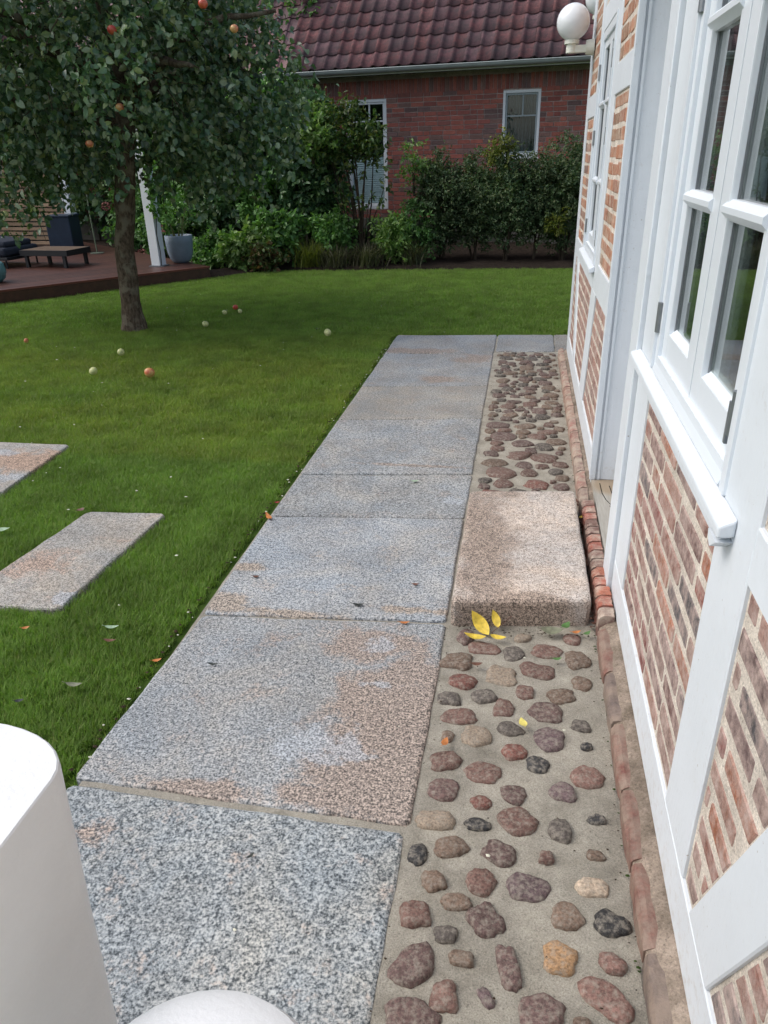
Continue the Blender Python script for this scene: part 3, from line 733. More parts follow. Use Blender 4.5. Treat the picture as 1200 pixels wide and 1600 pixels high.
# --- globe lamps
M_globe = simple('opal_glass', (0.80, 0.84, 0.87), 0.12, 0.6, 0.02, 20)
M_socket = simple('cream_plastic', (0.74, 0.76, 0.68), 0.4, 0.5)
def globe_lamp(c, wall, label, axis):
    t = thing('globe_lamp', label, 'wall lamp', wall, group='globe lamps on the half-timbered house')
    MB().sphere(c, 0.112, 32).out('globe', M_globe, t, True)
    x, y, z = c
    b = MB(); b.lathe([(0.046, -0.002), (0.05, 0.0), (0.05, 0.022), (0.046, 0.026)], (x, y, z-0.130), 20)
    b.lathe([(0.036, -0.055), (0.036, -0.004)], (x, y, z-0.128), 20); b.out('collar', M_socket, t)
    az = z-0.158; b = MB()
    if axis == 'x':
        b.box((x-0.026, y-0.026, az-0.026), (wall[0]-0.012, y+0.026, az+0.020), 0.006)
        b.tube([(wall[0]-0.055, y, az+0.005), (wall[0]+0.0, y, az+0.005)], [0.043, 0.052], 20)
    else:
        b.box((x-0.024, wall[1]+0.012, az-0.022), (x+0.024, y+0.026, az+0.016), 0.006)
        b.tube([(x, wall[1], az+0.005), (x, wall[1]+0.045, az+0.005)], [0.052, 0.043], 20)
    b.out('bracket', M_socket, t)
    return t
globe_lamp((0.247, 6.2, 2.392), (0.40, 6.2, 2.23), 'white globe lamp on a cream bracket, fully in view at the wall corner', 'x')
globe_lamp((0.455, 6.72, 2.60), (0.455, 6.452, 2.44), 'second white globe lamp half hidden round the wall corner', 'y')

# ------------------------------------------------------------------ neighbour's brick house
nh = thing('brick_house', "dark red brick house with purple brown pantile roof behind the hedge", 'house', (-3.8, 15.6, 0), R(-6))
NM = Matrix.Translation((-3.8, 15.6, 0)) @ Matrix.Rotation(R(-6), 4, 'Z')
def T(v): return [tuple(NM @ Vector(p)) for p in v]
def nout(mb, name, mat, parent=None, smooth=False, **k):
    mb.v = T(mb.v); return mb.out(name, mat, parent or nh, smooth, **k)
WTOP = 2.93
wins = [(3.30, 3.965, 1.49, 2.575), (0.33, 1.125, 0.635, 2.53)]
def in_win(u0, u1, z0, z1, g=0.0):
    for (a, b_, c, d_) in wins:
        if u1 > a-g and u0 < b_+g and z1 > c-g and z0 < d_+g: return True
    return False
b = MB()                                         # backing masonry with window openings
xs = [-9.0, 0.33, 1.125, 3.30, 3.965, 9.0]
for i in range(5):
    a, c_ = xs[i], xs[i+1]
    if i == 1: b.box((a, 0.010, 0.0), (c_, 0.30, 0.635)); b.box((a, 0.010, 2.53), (c_, 0.30, WTOP))
    elif i == 3: b.box((a, 0.010, 0.0), (c_, 0.30, 1.49)); b.box((a, 0.010, 2.575), (c_, 0.30, WTOP))
    else: b.box((a, 0.010, 0.0), (c_, 0.30, WTOP))
nout(b, 'wall', M_farmortar)
b = MB(); b.box((-9, 0.3, 0), (-8.8, 8, WTOP)); b.box((8.8, 0.3, 0), (9, 8, WTOP)); b.box((-9, 8, 0), (9, 8.3, WTOP)); nout(b, 'side_walls', M_farmortar)
b = MB(); b.box((-8.8, 1.2, 0), (8.8, 1.3, WTOP)); nout(b, 'inner_wall', M_inner)
M_conc = simple('plinth_render', (0.13, 0.125, 0.11), 0.9, 0.2, 0.2, 5, 0.3, 40)
nout(MB().box((-9, -0.03, -0.1), (9, 0.012, 0.46)), 'base_course', M_conc)
FB = [(0.310, 0.103, 0.078), (0.276, 0.094, 0.076), (0.345, 0.121, 0.090), (0.247, 0.098, 0.081), (0.328, 0.109, 0.083), (0.167, 0.103, 0.094), (0.218, 0.127, 0.106)]
fb_list = []
row = 0; z = 0.475
while z < WTOP-0.02:
    u = -9.0-(0.125 if row % 2 else 0)
    top = z > 2.62
    while u < 9.0:
        L = 0.232 if random.random() > 0.2 else 0.112
        if top:
            pass
        u0, u1 = u, u+L; zz1 = z+0.064
        # cut at window sides
        skip = False
        for (a, b_, c, d_) in wins:
            if zz1 > c-0.0 and z < d_:
                if u0 >= a-0.002 and u1 <= b_+0.002: skip = True
                elif u0 < a < u1: u1 = a-0.004
                elif u0 < b_ < u1: u0 = b_+0.004
        if not skip and u1-u0 > 0.03 and z < 2.58: fb_list.append((u0, u1, z, zz1))
        u += L+0.014
    z += 0.0795; row += 1
# soldier course under the eaves
u = -9.0
while u < 9.0:
    fb_list.append((u, u+0.062, 2.60, 2.60+0.232)); u += 0.073
def vis_score(q):
    u, z = (q[0]+q[1])/2, q[2]
    return 0 if (1.05 < u < 4.75 and z > 1.35 and q[3]-q[2] < 0.1) else (1 if (-0.6 < u < 4.75 and z > 0.9) else 2)
fb_list.sort(key=lambda q: (vis_score(q), abs(q[0]-2.9)))
unit = []
for k in range(4):
    mb = MB().prism([(-.5, -.5), (.5, -.5), (.5, .5), (-.5, .5)], 'y', -0.5, 0.5, 0.0)
    me = mesh('brick', mb.v, mb.f, M_farbrick); unit.append(me)
    bmm = bmesh.new(); bmm.from_mesh(me); bmesh.ops.recalc_face_normals(bmm, faces=bmm.faces[:])
    for vv in bmm.verts: vv.co += Vector((random.uniform(-.012, .012), 0, random.uniform(-.03, .03)))
    bmm.to_mesh(me); bmm.free()
for q in fb_list[:300]:
    Mx = NM @ Matrix.Translation(((q[0]+q[1])/2, 0.02+random.uniform(-.002, .002), (q[2]+q[3])/2)) @ Matrix.Diagonal((q[1]-q[0], 0.044, q[3]-q[2], 1))
    k = random.uniform(0.85, 1.15); c = random.choice(FB)
    link('brick', random.choice(unit), nh, color=tuple(a*k for a in c), M=Mx)
b = NB('house_brick_mass', 0.85, 0.2); gi = b.n('ShaderNodeNewGeometry'); p_ = gi.outputs['Position']
c = b.ramp(gi.outputs['Random Per Island'], [(i/6, FB[i]) for i in range(7)]); b.t.nodes[-1]
c = b.mix(1.0, c, b.ramp(b.noise(p_, 22, 5, .65), [(0.3, 0.78), (0.7, 1.16)]), 'MULTIPLY'); b.col(c); M_fbm = b.m
b = MB()
for q in fb_list[300:]:
    y0 = random.uniform(-.002, .002); b.box((q[0], y0, q[2]), (q[1], 0.04, q[3]))
nout(b, 'brickwork', M_fbm, kind='stuff')
# far windows
M_fw = simple('far_window_frame', (0.72, 0.75, 0.76), 0.35, 0.5)
M_fglass = mat_glass('far_glass', (0.88, 0.93, 0.93), 1.5, 1.4)
M_blind = simple('pleated_blind', (0.72, 0.78, 0.78), 0.8, 0.2)
M_net = simple('net_curtain', (0.10, 0.115, 0.115), 0.9, 0.1, 0.15, 12)
def far_window(a, b_, c, d_, tall):
    wf = link('window', None, nh, M=NM @ Matrix.Translation(((a+b_)/2, 0, c)))
    fr = 0.045; m_ = MB()
    for (u0, u1, z0, z1) in ((a, a+fr, c, d_), (b_-fr, b_, c, d_), (a+fr, b_-fr, c, c+fr*1.6), (a+fr, b_-fr, d_-fr, d_)):
        m_.box((u0, 0.004, z0), (u1, 0.10, z1), 0.004)
    nout(m_, 'window_frame', M_fw, wf)
    m_ = MB(); i0 = 0.03
    sa, sb, sc_, sd_ = a+fr+.002, b_-fr-.002, c+fr*1.6+.002, d_-fr-.002
    M_s = M_fw if tall else simple('grey_sash', (0.30, 0.35, 0.36), 0.4, 0.4)
    for (u0, u1, z0, z1) in ((sa, sa+i0, sc_, sd_), (sb-i0, sb, sc_, sd_), (sa+i0, sb-i0, sc_, sc_+i0), (sa+i0, sb-i0, sd_-i0, sd_)):
        m_.box((u0, 0.025, z0), (u1, 0.085, z1))
    nout(m_, 'sash', M_s, wf)
    bz = 2.17; um = (a+b_)/2+(0.05 if tall else 0.02)
    nout(MB().box((sa+i0, 0.035, bz-0.012), (sb-i0, 0.075, bz+0.012)), 'glazing_bar', M_s, wf)
    nout(MB().box((um-0.012, 0.0355, bz+0.012), (um+0.012, 0.0745, sd_-i0)), 'glazing_bar', M_s, wf)
    nout(MB().box((sa+i0, 0.052, sc_+i0), (sb-i0, 0.056, sd_-i0)), 'glass_pane', M_fglass, wf)
    if tall:
        m_ = MB(); v = []; f = []; n = 44
        for i in range(n+1):
            z = 0.72+(1.56-0.72)*i/n; y = 0.062+(0.009 if i % 2 else 0.0); v += [(sa+.01, y, z), (sb-.01, y, z)]
        for i in range(n): f.append((2*i, 2*i+1, 2*i+3, 2*i+2))
        m_.add(v, f); nout(m_, 'pleated_blind', M_blind, wf)
    else:
        m_ = MB(); v = []; f = []; n = 60
        for i in range(n+1):
            u = sa+(sb-sa)*i/n; y = 0.12+0.02*math.sin(i*0.9)+0.008*math.sin(i*2.3); v += [(u, y, c+0.05), (u, y, d_-.05)]
        for i in range(n): f.append((2*i, 2*i+2, 2*i+3, 2*i+1))
        m_.add(v, f); nout(m_, 'net_curtain', M_net, wf, True)
        nout(MB().box((a-0.02, -0.025, c-0.022), (b_+0.02, 0.006, c-0.002), 0.003), 'window_sill', M_fw, wf)
far_window(*wins[0], False); far_window(*wins[1], True)
# eaves: soffit, gutter
M_gut = simple('zinc_gutter', (0.34, 0.38, 0.37), 0.5, 0.5, 0.1, 5, metallic=0.2)
M_soff = simple('dark_soffit', (0.10, 0.09, 0.085), 0.7, 0.2)
nout(MB().box((-9.4, -0.40, WTOP-0.015), (9.4, 0.31, WTOP+0.01)), 'soffit', M_soff)
M_fascia = simple('pale_fascia', (0.62, 0.66, 0.62), 0.6, 0.3)
nout(MB().box((-9.4, -0.415, WTOP-0.04), (9.4, -0.400, WTOP+0.055)), 'fascia', M_fascia)
b = MB(); v = []; f = []; n = 10
for (k, u) in enumerate((-9.4, 9.4)):
    for rr in (0.062, 0.056):
        for i in range(n+1):
            a = math.pi+math.pi*i/n; v.append((u, -0.475+rr*math.cos(a), WTOP+0.045+rr*math.sin(a)))
m_ = 2*(n+1)
for rr in range(2):
    for i in range(n): o_ = rr*(n+1)+i; f.append((o_, o_+1, m_+o_+1, m_+o_))
for (i) in (0, n): f.append((i, n+1+i, m_+n+1+i, m_+i))
f.append(tuple(range(n+1))+tuple(range(2*n+1, n, -1)))
b.add(v, f); b.tube([(-9.4, -0.537, WTOP+0.047), (9.4, -0.537, WTOP+0.047)], 0.010, 8)
nout(b, 'gutter', M_gut)
# roof deck and pantiles
PITCH = R(47); ey, ez = -0.46, WTOP+0.075
def RP(u, s_, h): return (u, ey+s_*math.cos(PITCH)-h*math.sin(PITCH), ez+s_*math.sin(PITCH)+h*math.cos(PITCH))
b = MB(); v = [RP(-9.4, 0.06, -0.06), RP(9.4, 0.06, -0.06), RP(9.4, 6.4, -0.06), RP(-9.4, 6.4, -0.06), RP(-9.4, 0.06, -0.12), RP(9.4, 0.06, -0.12), RP(9.4, 6.4, -0.12), RP(-9.4, 6.4, -0.12)]
b.add(v, [(0, 1, 2, 3), (7, 6, 5, 4), (0, 4, 5, 1), (1, 5, 6, 2), (2, 6, 7, 3), (3, 7, 4, 0)]); nout(b, 'roof', M_soff)
TW, TL, TE = 0.236, 0.40, 0.325
prof = [(0.0, 0.0), (0.018, 0.018), (0.042, 0.026), (0.066, 0.022), (0.084, 0.002), (0.13, -0.008), (0.185, -0.004), (0.225, 0.004), (0.25, 0.014)]
def tile_geo(u0, s0):
    v = []; th = 0.014
    for (s_, h0) in ((0.0, 0.020), (TL, -0.004)):
        for (a, h) in prof: v.append((a, s_, h+h0))
    for (s_, h0) in ((0.0, 0.020), (TL, -0.004)):
        for (a, h) in prof: v.append((a, s_, h+h0-th))
    n = len(prof); f = []
    for i in range(n-1): f.append((i, i+1, n+i+1, n+i)); f.append((i, 2*n+i, 2*n+i+1, i+1))
    v = [RP(u0+p[0], s0+p[1], p[2]) for p in v]
    return v, f
tv, tf = tile_geo(0, 0)
base = mesh('roof_tile', tv, tf, M_tile, True)
TC = [(0.165, 0.070, 0.074), (0.13, 0.060, 0.068), (0.19, 0.080, 0.080), (0.105, 0.058, 0.066), (0.145, 0.080, 0.090)]
roof_rest = MB(); cnt = 0
for r_i in range(18):
    s0 = 0.0+r_i*TE
    for c_i in range(80):
        u0 = -9.4+c_i*TW
        if r_i < 9 and -0.9 < u0 < 6.0 and cnt < 300:
            off = Vector(RP(u0, s0, 0))-Vector(RP(0, 0, 0)); k = random.uniform(.8, 1.2); c = random.choice(TC)
            link('roof_tile', base, nh, color=tuple(a*k for a in c), M=NM @ Matrix.Translation(off+Vector((random.uniform(-.004, .004), random.uniform(-.006, .006), random.uniform(-.003, .003))))); cnt += 1
        else:
            v, f = tile_geo(u0, s0); roof_rest.add(v, f)
b = NB('clay_tile_mass', 0.6, 0.4); gi = b.n('ShaderNodeNewGeometry'); c = b.ramp(gi.outputs['Random Per Island'], [(i/4, TC[i]) for i in range(5)]); b.col(c); M_tmass = b.m
nout(roof_rest, 'roof_tiles', M_tmass, kind='stuff')
b = MB(); v = [RP(-9.4, 6.3, 0), RP(9.4, 6.3, 0)]; t0 = Vector(v[0]); t1 = Vector(v[1])
b.add([t0, t1, (9.4, 8.8, 2.9), (-9.4, 8.8, 2.9)], [(0, 1, 2, 3)]); nout(b, 'rear_roof', M_tmass)

# ------------------------------------------------------------------ foliage helpers
def leaves_mesh(P, D, Nn, L, Wd, fold=0.25, curl=0.15):
    """P base points, D directions, Nn up-normals; one folded, pointed leaf of 6 triangles for each"""
    n = len(P); D = D/np.linalg.norm(D, axis=1)[:, None]
    S = np.cross(D, Nn); S /= (np.linalg.norm(S, axis=1)[:, None]+1e-9); Nn = np.cross(S, D)
    L = L[:, None]; Wd = Wd[:, None]
    b0 = P; m1 = P+D*L*0.35-Nn*L*0.0; m2 = P+D*L*0.70-Nn*L*curl*0.4; tip = P+D*L-Nn*L*curl
    l1 = m1+S*Wd*0.5+Nn*Wd*fold; r1 = m1-S*Wd*0.5+Nn*Wd*fold
    l2 = m2+S*Wd*0.42+Nn*Wd*fold*0.8; r2 = m2-S*Wd*0.42+Nn*Wd*fold*0.8
    V = np.stack([b0, l1, m1, r1, l2, m2, r2, tip], 1).reshape(-1, 3)
    F = np.array([(0, 1, 2, 2), (0, 2, 3, 3), (1, 4, 5, 2), (2, 5, 6, 3), (4, 7, 5, 5), (5, 7, 6, 6)])
    faces = []
    base = np.arange(n)*8
    tri = np.array([(0, 2, 1), (0, 3, 2), (4, 5, 7), (5, 6, 7)]); quad = np.array([(1, 2, 5, 4), (2, 3, 6, 5)])
    T3 = (base[:, None, None]+tri[None]).reshape(-1, 3); Q4 = (base[:, None, None]+quad[None]).reshape(-1, 4)
    return V, T3, Q4
def fast_mesh(name, V, T3, Q4, mat, smooth=False):
    me = bpy.data.meshes.new(name); nv = len(V); nt_, nq = len(T3), len(Q4)
    me.vertices.add(nv); me.vertices.foreach_set('co', V.astype(np.float32).ravel())
    me.loops.add(nt_*3+nq*4); me.loops.foreach_set('vertex_index', np.concatenate([T3.ravel(), Q4.ravel()]).astype(np.int32))
    me.polygons.add(nt_+nq)
    st = np.concatenate([np.arange(nt_)*3, nt_*3+np.arange(nq)*4]); tot = np.concatenate([np.full(nt_, 3), np.full(nq, 4)])
    me.polygons.foreach_set('loop_start', st.astype(np.int32)); me.polygons.foreach_set('loop_total', tot.astype(np.int32))
    if mat: me.materials.append(mat)
    me.update(calc_edges=True); me.validate(); return me
def unit3(n):
    v = RNG.normal(size=(n, 3)); return v/np.linalg.norm(v, axis=1)[:, None]
def twigs(starts, dirs, length, per, droop, L, Wd, spread=0.9):
    """leaves set along drooping twigs"""
    Ps, Ds = [], []; n = len(starts)
    t = RNG.uniform(0.05, 1, (n, per)); ln = length*RNG.uniform(0.6, 1.2, (n, 1))
    P = starts[:, None, :]+dirs[:, None, :]*(t*ln)[:, :, None]
    P[:, :, 2] -= droop*(t*ln)**2
    P += RNG.normal(size=P.shape)*0.012
    rv = unit3(n*per).reshape(n, per, 3); D = dirs[:, None, :]*0.5+rv*spread; D[:, :, 2] -= 0.35*droop
    return P.reshape(-1, 3), D.reshape(-1, 3)
def leaf_obj(name, P, D, L, Wd, mat, parent, up=0.7, fold=0.22, curl=0.2, **k):
    n = len(P); Nn = unit3(n)*0.8; Nn[:, 2] += up
    Ls = L*RNG.uniform(0.65, 1.2, n); Ws = Wd*RNG.uniform(0.75, 1.15, n)
    V, T3, Q4 = leaves_mesh(P, D, Nn, Ls, Ws, fold, curl)
    return link(name, fast_mesh(name, V, T3, Q4, mat), parent, **k)

M_bark = NB('bark', 0.9, 0.15); p_ = M_bark.pos(); mp = M_bark.n('ShaderNodeMapping'); mp.inputs['Scale'].default_value = (1, 1, 0.35); M_bark.L(p_, mp.inputs['Vector'])
f1 = M_bark.noise(mp.outputs[0], 45, 6, 0.7); f2 = M_bark.noise(p_, 9, 4)
M_bark.col(M_bark.mix(M_bark.ramp(f2, [(0.50, 0.0), (0.62, 0.75)]), M_bark.ramp(f1, [(0.35, (0.040, 0.029, 0.020)), (0.65, (0.16, 0.12, 0.085))]), (0.20, 0.18, 0.13)))
M_bark.bump(f1, 1.0, 0.02); M_bark = M_bark.m
M_stem = simple('stem_bark', (0.055, 0.042, 0.03), 0.9, 0.15, 0.3, 20, 0.4, 60)
M_gstem = simple('green_stem', (0.07, 0.085, 0.03), 0.7, 0.2, 0.2, 20)
M_appleleaf = mat_leaf('apple_leaf', [(0.038, 0.087, 0.052), (0.065, 0.132, 0.069), (0.090, 0.168, 0.085), (0.078, 0.146, 0.050), (0.146, 0.230, 0.129), (0.213, 0.258, 0.112), (0.246, 0.325, 0.213)], 0.33, 0.22, 0.6)
M_darkleaf = mat_leaf('laurel_leaf', [(0.039, 0.095, 0.044), (0.056, 0.131, 0.056), (0.081, 0.168, 0.071), (0.144, 0.228, 0.095)], 0.42, 0.16, 0.4)
M_midleaf = mat_leaf('shrub_leaf', [(0.064, 0.151, 0.043), (0.097, 0.216, 0.060), (0.130, 0.270, 0.077), (0.183, 0.324, 0.108)], 0.48, 0.25, 0.35)
M_lightleaf = mat_leaf('light_leaf', [(0.086, 0.179, 0.043), (0.129, 0.237, 0.064), (0.187, 0.302, 0.086), (0.245, 0.345, 0.129)], 0.45, 0.3, 0.35)
M_hedgeleaf = mat_leaf('hedge_leaf', [(0.047, 0.087, 0.040), (0.068, 0.118, 0.053), (0.097, 0.143, 0.066), (0.155, 0.178, 0.093)], 0.55, 0.18, 0.25)
M_yelleaf = mat_leaf('yellow_green_leaf', [(0.09, 0.12, 0.025), (0.14, 0.17, 0.03), (0.20, 0.21, 0.05)], 0.5, 0.3, 0.3)

# ------------------------------------------------------------------ apple tree
tree = thing('apple_tree', 'old apple tree with rough trunk and heavy drooping crown standing on the lawn', 'tree', (-4.06, 7.4, 0))
path_t = [(-4.07, 7.40, -0.08), (-4.065, 7.40, 0.06), (-4.05, 7.40, 0.35), (-4.02, 7.40, 0.8), (-3.96, 7.41, 1.2), (-3.88, 7.42, 1.6), (-3.82, 7.45, 1.95), (-3.80, 7.5, 2.25)]
trad = [0.132, 0.112, 0.098, 0.094, 0.098, 0.092, 0.088, 0.078]
b = MB(); pts = []; rd = []
for i in range(len(path_t)-1):
    for q in range(6):
        t = q/6; pts.append(Vector(path_t[i]).lerp(Vector(path_t[i+1]), t)); rd.append(trad[i]+(trad[i+1]-trad[i])*t)
b.tube(pts, rd, 22)
vv = []
for p in b.v:
    p = Vector(p); c = Vector((-4.0, 7.42, p.z)); d_ = (p-c); d_.z = 0
    k = noise.noise(Vector((p.x*9, p.y*9, p.z*3)))*0.028+noise.noise(Vector((p.x*30, p.y*30, p.z*11)))*0.010
    vv.append(p+d_.normalized()*k)
b.v = vv; b.out('trunk', M_bark, tree, True)
b = MB(); CCN = np.array([-4.55, 7.75, 2.75])
limbs = [((-3.80, 7.5, 2.2), (-4.9, 7.3, 3.0), (-6.1, 7.1, 2.9)), ((-3.82, 7.5, 2.1), (-3.2, 7.6, 2.9), (-2.4, 7.9, 2.8)), ((-3.8, 7.5, 2.2), (-4.0, 8.3, 3.1), (-4.4, 9.1, 3.0)), ((-3.8, 7.5, 2.15), (-4.2, 6.7, 2.9), (-4.5, 6.1, 2.7)), ((-3.8, 7.5, 2.2), (-4.0, 7.6, 3.2), (-4.3, 7.6, 4.0)), ((-3.84, 7.45, 1.9), (-4.6, 7.4, 2.2), (-5.4, 7.0, 2.1)), ((-3.8, 7.5, 2.1), (-3.2, 7.0, 2.5), (-2.8, 6.8, 2.3)), ((-3.8, 7.5, 2.05), (-3.3, 8.2, 2.6), (-2.9, 8.6, 2.3))]
for (a, m1, c) in limbs:
    a, m1, c = map(Vector, (a, m1, c)); ps = [a.lerp(m1, t).lerp(m1.lerp(c, t), t)+Vector((random.uniform(-.03, .03), random.uniform(-.03, .03), random.uniform(-.03, .03))) for t in [i/7 for i in range(8)]]
    b.tube(ps, [0.065-0.007*i for i in range(8)], 8)
b.out('branches', M_bark, tree, True)
# crown: overlapping clumps, twigs droop from them
clumps = []
for _ in range(215):
    for __ in range(40):
        q = unit3(1)[0]*RNG.uniform(0.55, 1.0)
        c = CCN+q*np.array([2.05, 1.75, 1.25])
        low = 1.55+0.30*max(0, (c[0]+4.2))*0.25
        # open underside round the trunk, low fringe on the left
        if c[2] > 1.72 + (0.55 if (abs(c[0]+3.95) < 0.45 and c[1] < 7.9) else 0.0): break
    clumps.append(c)
extra = [(-2.8, 8.0, 2.6), (-3.0, 8.0, 2.8), (-2.55, 8.1, 2.35), (-2.45, 8.3, 2.05), (-2.75, 7.9, 1.9), (-3.0, 7.9, 1.75), (-3.2, 8.3, 1.6), (-2.3, 8.2, 2.5), (-5.3, 7.2, 1.9), (-5.8, 7.4, 1.8), (-5.0, 7.6, 1.95), (-4.6, 7.3, 2.0), (-6.2, 7.8, 1.8), (-4.3, 6.9, 2.15), (-3.5, 7.2, 2.1), (-3.2, 7.5, 2.0)]
clumps += [np.array(e) for e in extra]
def on_y(x, y, Y):
    v_ = _RM @ np.array([x-CX, y-CY, FPX]); t = Y/v_[1]; return (v_[0]*t, Y, v_[2]*t+CH)
for (x, y, Y) in [(60, 235, 7.3), (110, 222, 7.5), (95, 205, 7.0), (145, 215, 7.2), (30, 250, 7.1), (5, 262, 6.9), (128, 215, 6.8), (240, 215, 7.6), (290, 235, 7.8), (330, 225, 7.6), (370, 240, 7.9), (410, 225, 8.0), (440, 190, 8.0), (60, 200, 6.6), (20, 230, 6.6), (300, 190, 7.2), (455, 150, 8.0)]:
    clumps.append(np.array(on_y(x, y, Y)))
S_, D_ = [], []
for c in clumps:
    m_ = 16; st = c+RNG.normal(size=(m_, 3))*np.array([.20, .20, .17]); out = (c-CCN)/np.array([2.0, 1.7, 1.2]); out = out/np.linalg.norm(out)
    d_ = out*0.7+unit3(m_)*0.8; d_[:, 2] -= 0.25; d_ /= np.linalg.norm(d_, axis=1)[:, None]
    S_.append(st); D_.append(d_)
S_ = np.concatenate(S_); D_ = np.concatenate(D_)
P, D = twigs(S_, D_, 0.34, 13, 0.9, 0, 0)
lim = -2.12-0.62*np.maximum(0, P[:, 2]-2.35)-0.45*np.maximum(0, 2.0-P[:, 2])+RNG.normal(size=len(P))*0.06+0.10*np.sin(P[:, 2]*9)
kp = P[:, 0]/P[:, 1]*7.95 < lim; P = P[kp]; D = D[kp]
leaf_obj('crown', P, D, 0.070, 0.050, M_appleleaf, tree, 0.5, 0.18, 0.25)
# bits of hanging twig
b = MB()
for i in range(0, len(S_), 9):
    s_, d_ = Vector(S_[i]), Vector(D_[i])
    if s_.x > -2.7-0.5*max(0, s_.z-2.3): continue
    b.tube([s_, s_+d_*0.18-Vector((0, 0, .02)), s_+d_*0.34-Vector((0, 0, .10))], [0.006, 0.004, 0.002], 4)
b.out('twigs', M_stem, tree, kind='stuff')
def mat_apple(name, a, b2):
    b = NB(name, 0.3, 0.5); p = b.pos('obj'); b.col(b.ramp(b.noise(p, 14, 3, 0.6), [(0.38, a), (0.62, b2)])); return b.m
M_ared = mat_apple('red_apple_skin', (0.42, 0.035, 0.030), (0.50, 0.11, 0.05)); M_agrn = mat_apple('green_apple_skin', (0.46, 0.50, 0.20), (0.60, 0.60, 0.30)); M_aor = mat_apple('blushed_apple_skin', (0.50, 0.13, 0.06), (0.56, 0.36, 0.14))
def apple(c, r_, mat, label, hang=False, group='windfall apples on the lawn'):
    t = thing('apple', label, 'apple', c, 0, group)
    n = 10; prof = []
    for i in range(n+1):
        a = math.pi*i/n; rr = r_*math.sin(a)*(1.02-0.06*math.cos(a)); zz = -r_*0.92*math.cos(a)
        if i == n: rr = 0.002; zz = r_*0.72
        if i == 0: rr = 0.002; zz = -r_*0.82
        prof.append((max(rr, 0.002), zz))
    tl = Matrix.Translation(c) @ Matrix.Rotation(random.uniform(0, 6), 4, 'Z') @ Matrix.Rotation(random.uniform(0.2, 1.5) if not hang else 0.1, 4, 'X')
    mb = MB().lathe(prof, (0, 0, 0), 16); link('flesh', mesh('flesh', mb.v, mb.f, mat, True), t, M=tl)
    mb = MB().tube([(0, 0, r_*0.7), (r_*0.12, 0, r_*1.25)], 0.0018, 5); link('stalk', mesh('stalk', mb.v, mb.f, M_stem), t, M=tl)
for (x, y, r_, mt, lb) in [(351, 488, .027, M_agrn, 'small pale apple left of the pair of apples on the lawn behind the tree'), (368, 481, .032, M_ared, 'red apple touching a yellow one on the lawn right of the trunk'), (375, 486, .025, M_agrn, 'yellow apple lying against a red one on the lawn'), (321, 507, .033, M_agrn, 'pale green apple alone on the lawn nearest the trunk on its right'), (512, 521, .036, M_agrn, 'cream green apple on the lawn nearest the far end of the path'), (189, 551, .032, M_agrn, 'pale green apple on the lawn just in front of the trunk'), (146, 581, .034, M_agrn, 'green apple on the lawn left of the big red windfall'), (234, 585, .042, M_aor, 'big orange red windfall apple with a dark bruise on the lawn'), (41, 532, .024, M_aor, 'small brownish apple on the lawn near the left edge of the photo')]:
    p = G(x, y, 0.02); apple((p.x, p.y, r_*0.92-0.004), r_, mt, lb)
def on_y(x, y, Y):
    v_ = _RM @ np.array([x-CX, y-CY, FPX]); t = Y/v_[1]; return (v_[0]*t, Y, v_[2]*t+CH)
for (x, y, Y, mt, lb, r_) in [(317, 6, 6.35, M_ared, 'bright red apple hanging at the very top of the crown', .036), (175, 47, 6.3, M_ared, 'red apple hanging in the crown above the trunk', .036), (366, 45, 6.5, M_aor, 'dull red apple hanging in the right of the crown', .032), (187, 168, 6.4, M_aor, 'orange apple hanging just where the trunk meets the crown', .034), (140, 225, 6.6, M_aor, 'pinkish apple hanging low left of the trunk', .034), (8, 334, 6.7, M_agrn, 'green apple hanging at the lowest left fringe of the crown', .03)]:
    apple(on_y(x, y, Y), r_, mt, lb, True, 'apples hanging in the tree')

# ------------------------------------------------------------------ shrubs, hedge
def shrub(name, label, cat, c, rad, nclump, per, L, Wd, mat, stems=5, group=None, zc=None, twl=0.22, droop=0.4, stemmat=None, hollow=0.4, sr=0.014, part='foliage', up=0.7):
    t = thing(name, label, cat, c, 0, group)
    rx, ry, rz = rad; zc = rz if zc is None else zc; cen = np.array([c[0], c[1], c[2]+zc])
    q = unit3(nclump)*(RNG.uniform(hollow, 1.0, (nclump, 1))); cs = cen+q*np.array([rx, ry, rz]); cs[:, 2] = np.maximum(cs[:, 2], c[2]+0.06)
    k = 7; S_ = np.repeat(cs, k, 0)+RNG.normal(size=(nclump*k, 3))*0.07*np.array([1, 1, 1])
    o_ = (S_-cen)/np.array([rx, ry, rz]); o_ /= (np.linalg.norm(o_, axis=1)[:, None]+1e-6)
    d_ = o_*0.6+unit3(nclump*k)*0.7; d_[:, 2] += 0.3; d_ /= np.linalg.norm(d_, axis=1)[:, None]
    P, D = twigs(S_, d_, twl, per, droop, 0, 0); P[:, 2] = np.maximum(P[:, 2], c[2]+0.01)
    leaf_obj(part, P, D, L, Wd, mat, t, up)
    b = MB()
    for i in range(stems):
        e = Vector(cs[RNG.integers(len(cs))]); s_ = Vector((c[0]+random.uniform(-.12, .12)*min(1, rx), c[1]+random.uniform(-.1, .1), c[2]-0.06))
        m1 = s_.lerp(e, 0.5)+Vector((random.uniform(-.08, .08), random.uniform(-.05, .05), 0.12))
        b.tube([s_, s_.lerp(m1, .6)+Vector((0, 0, .04)), m1, e], [sr, sr*.8, sr*.6, sr*.3], 6)
    b.out('stems', stemmat or M_stem, t)
    return t
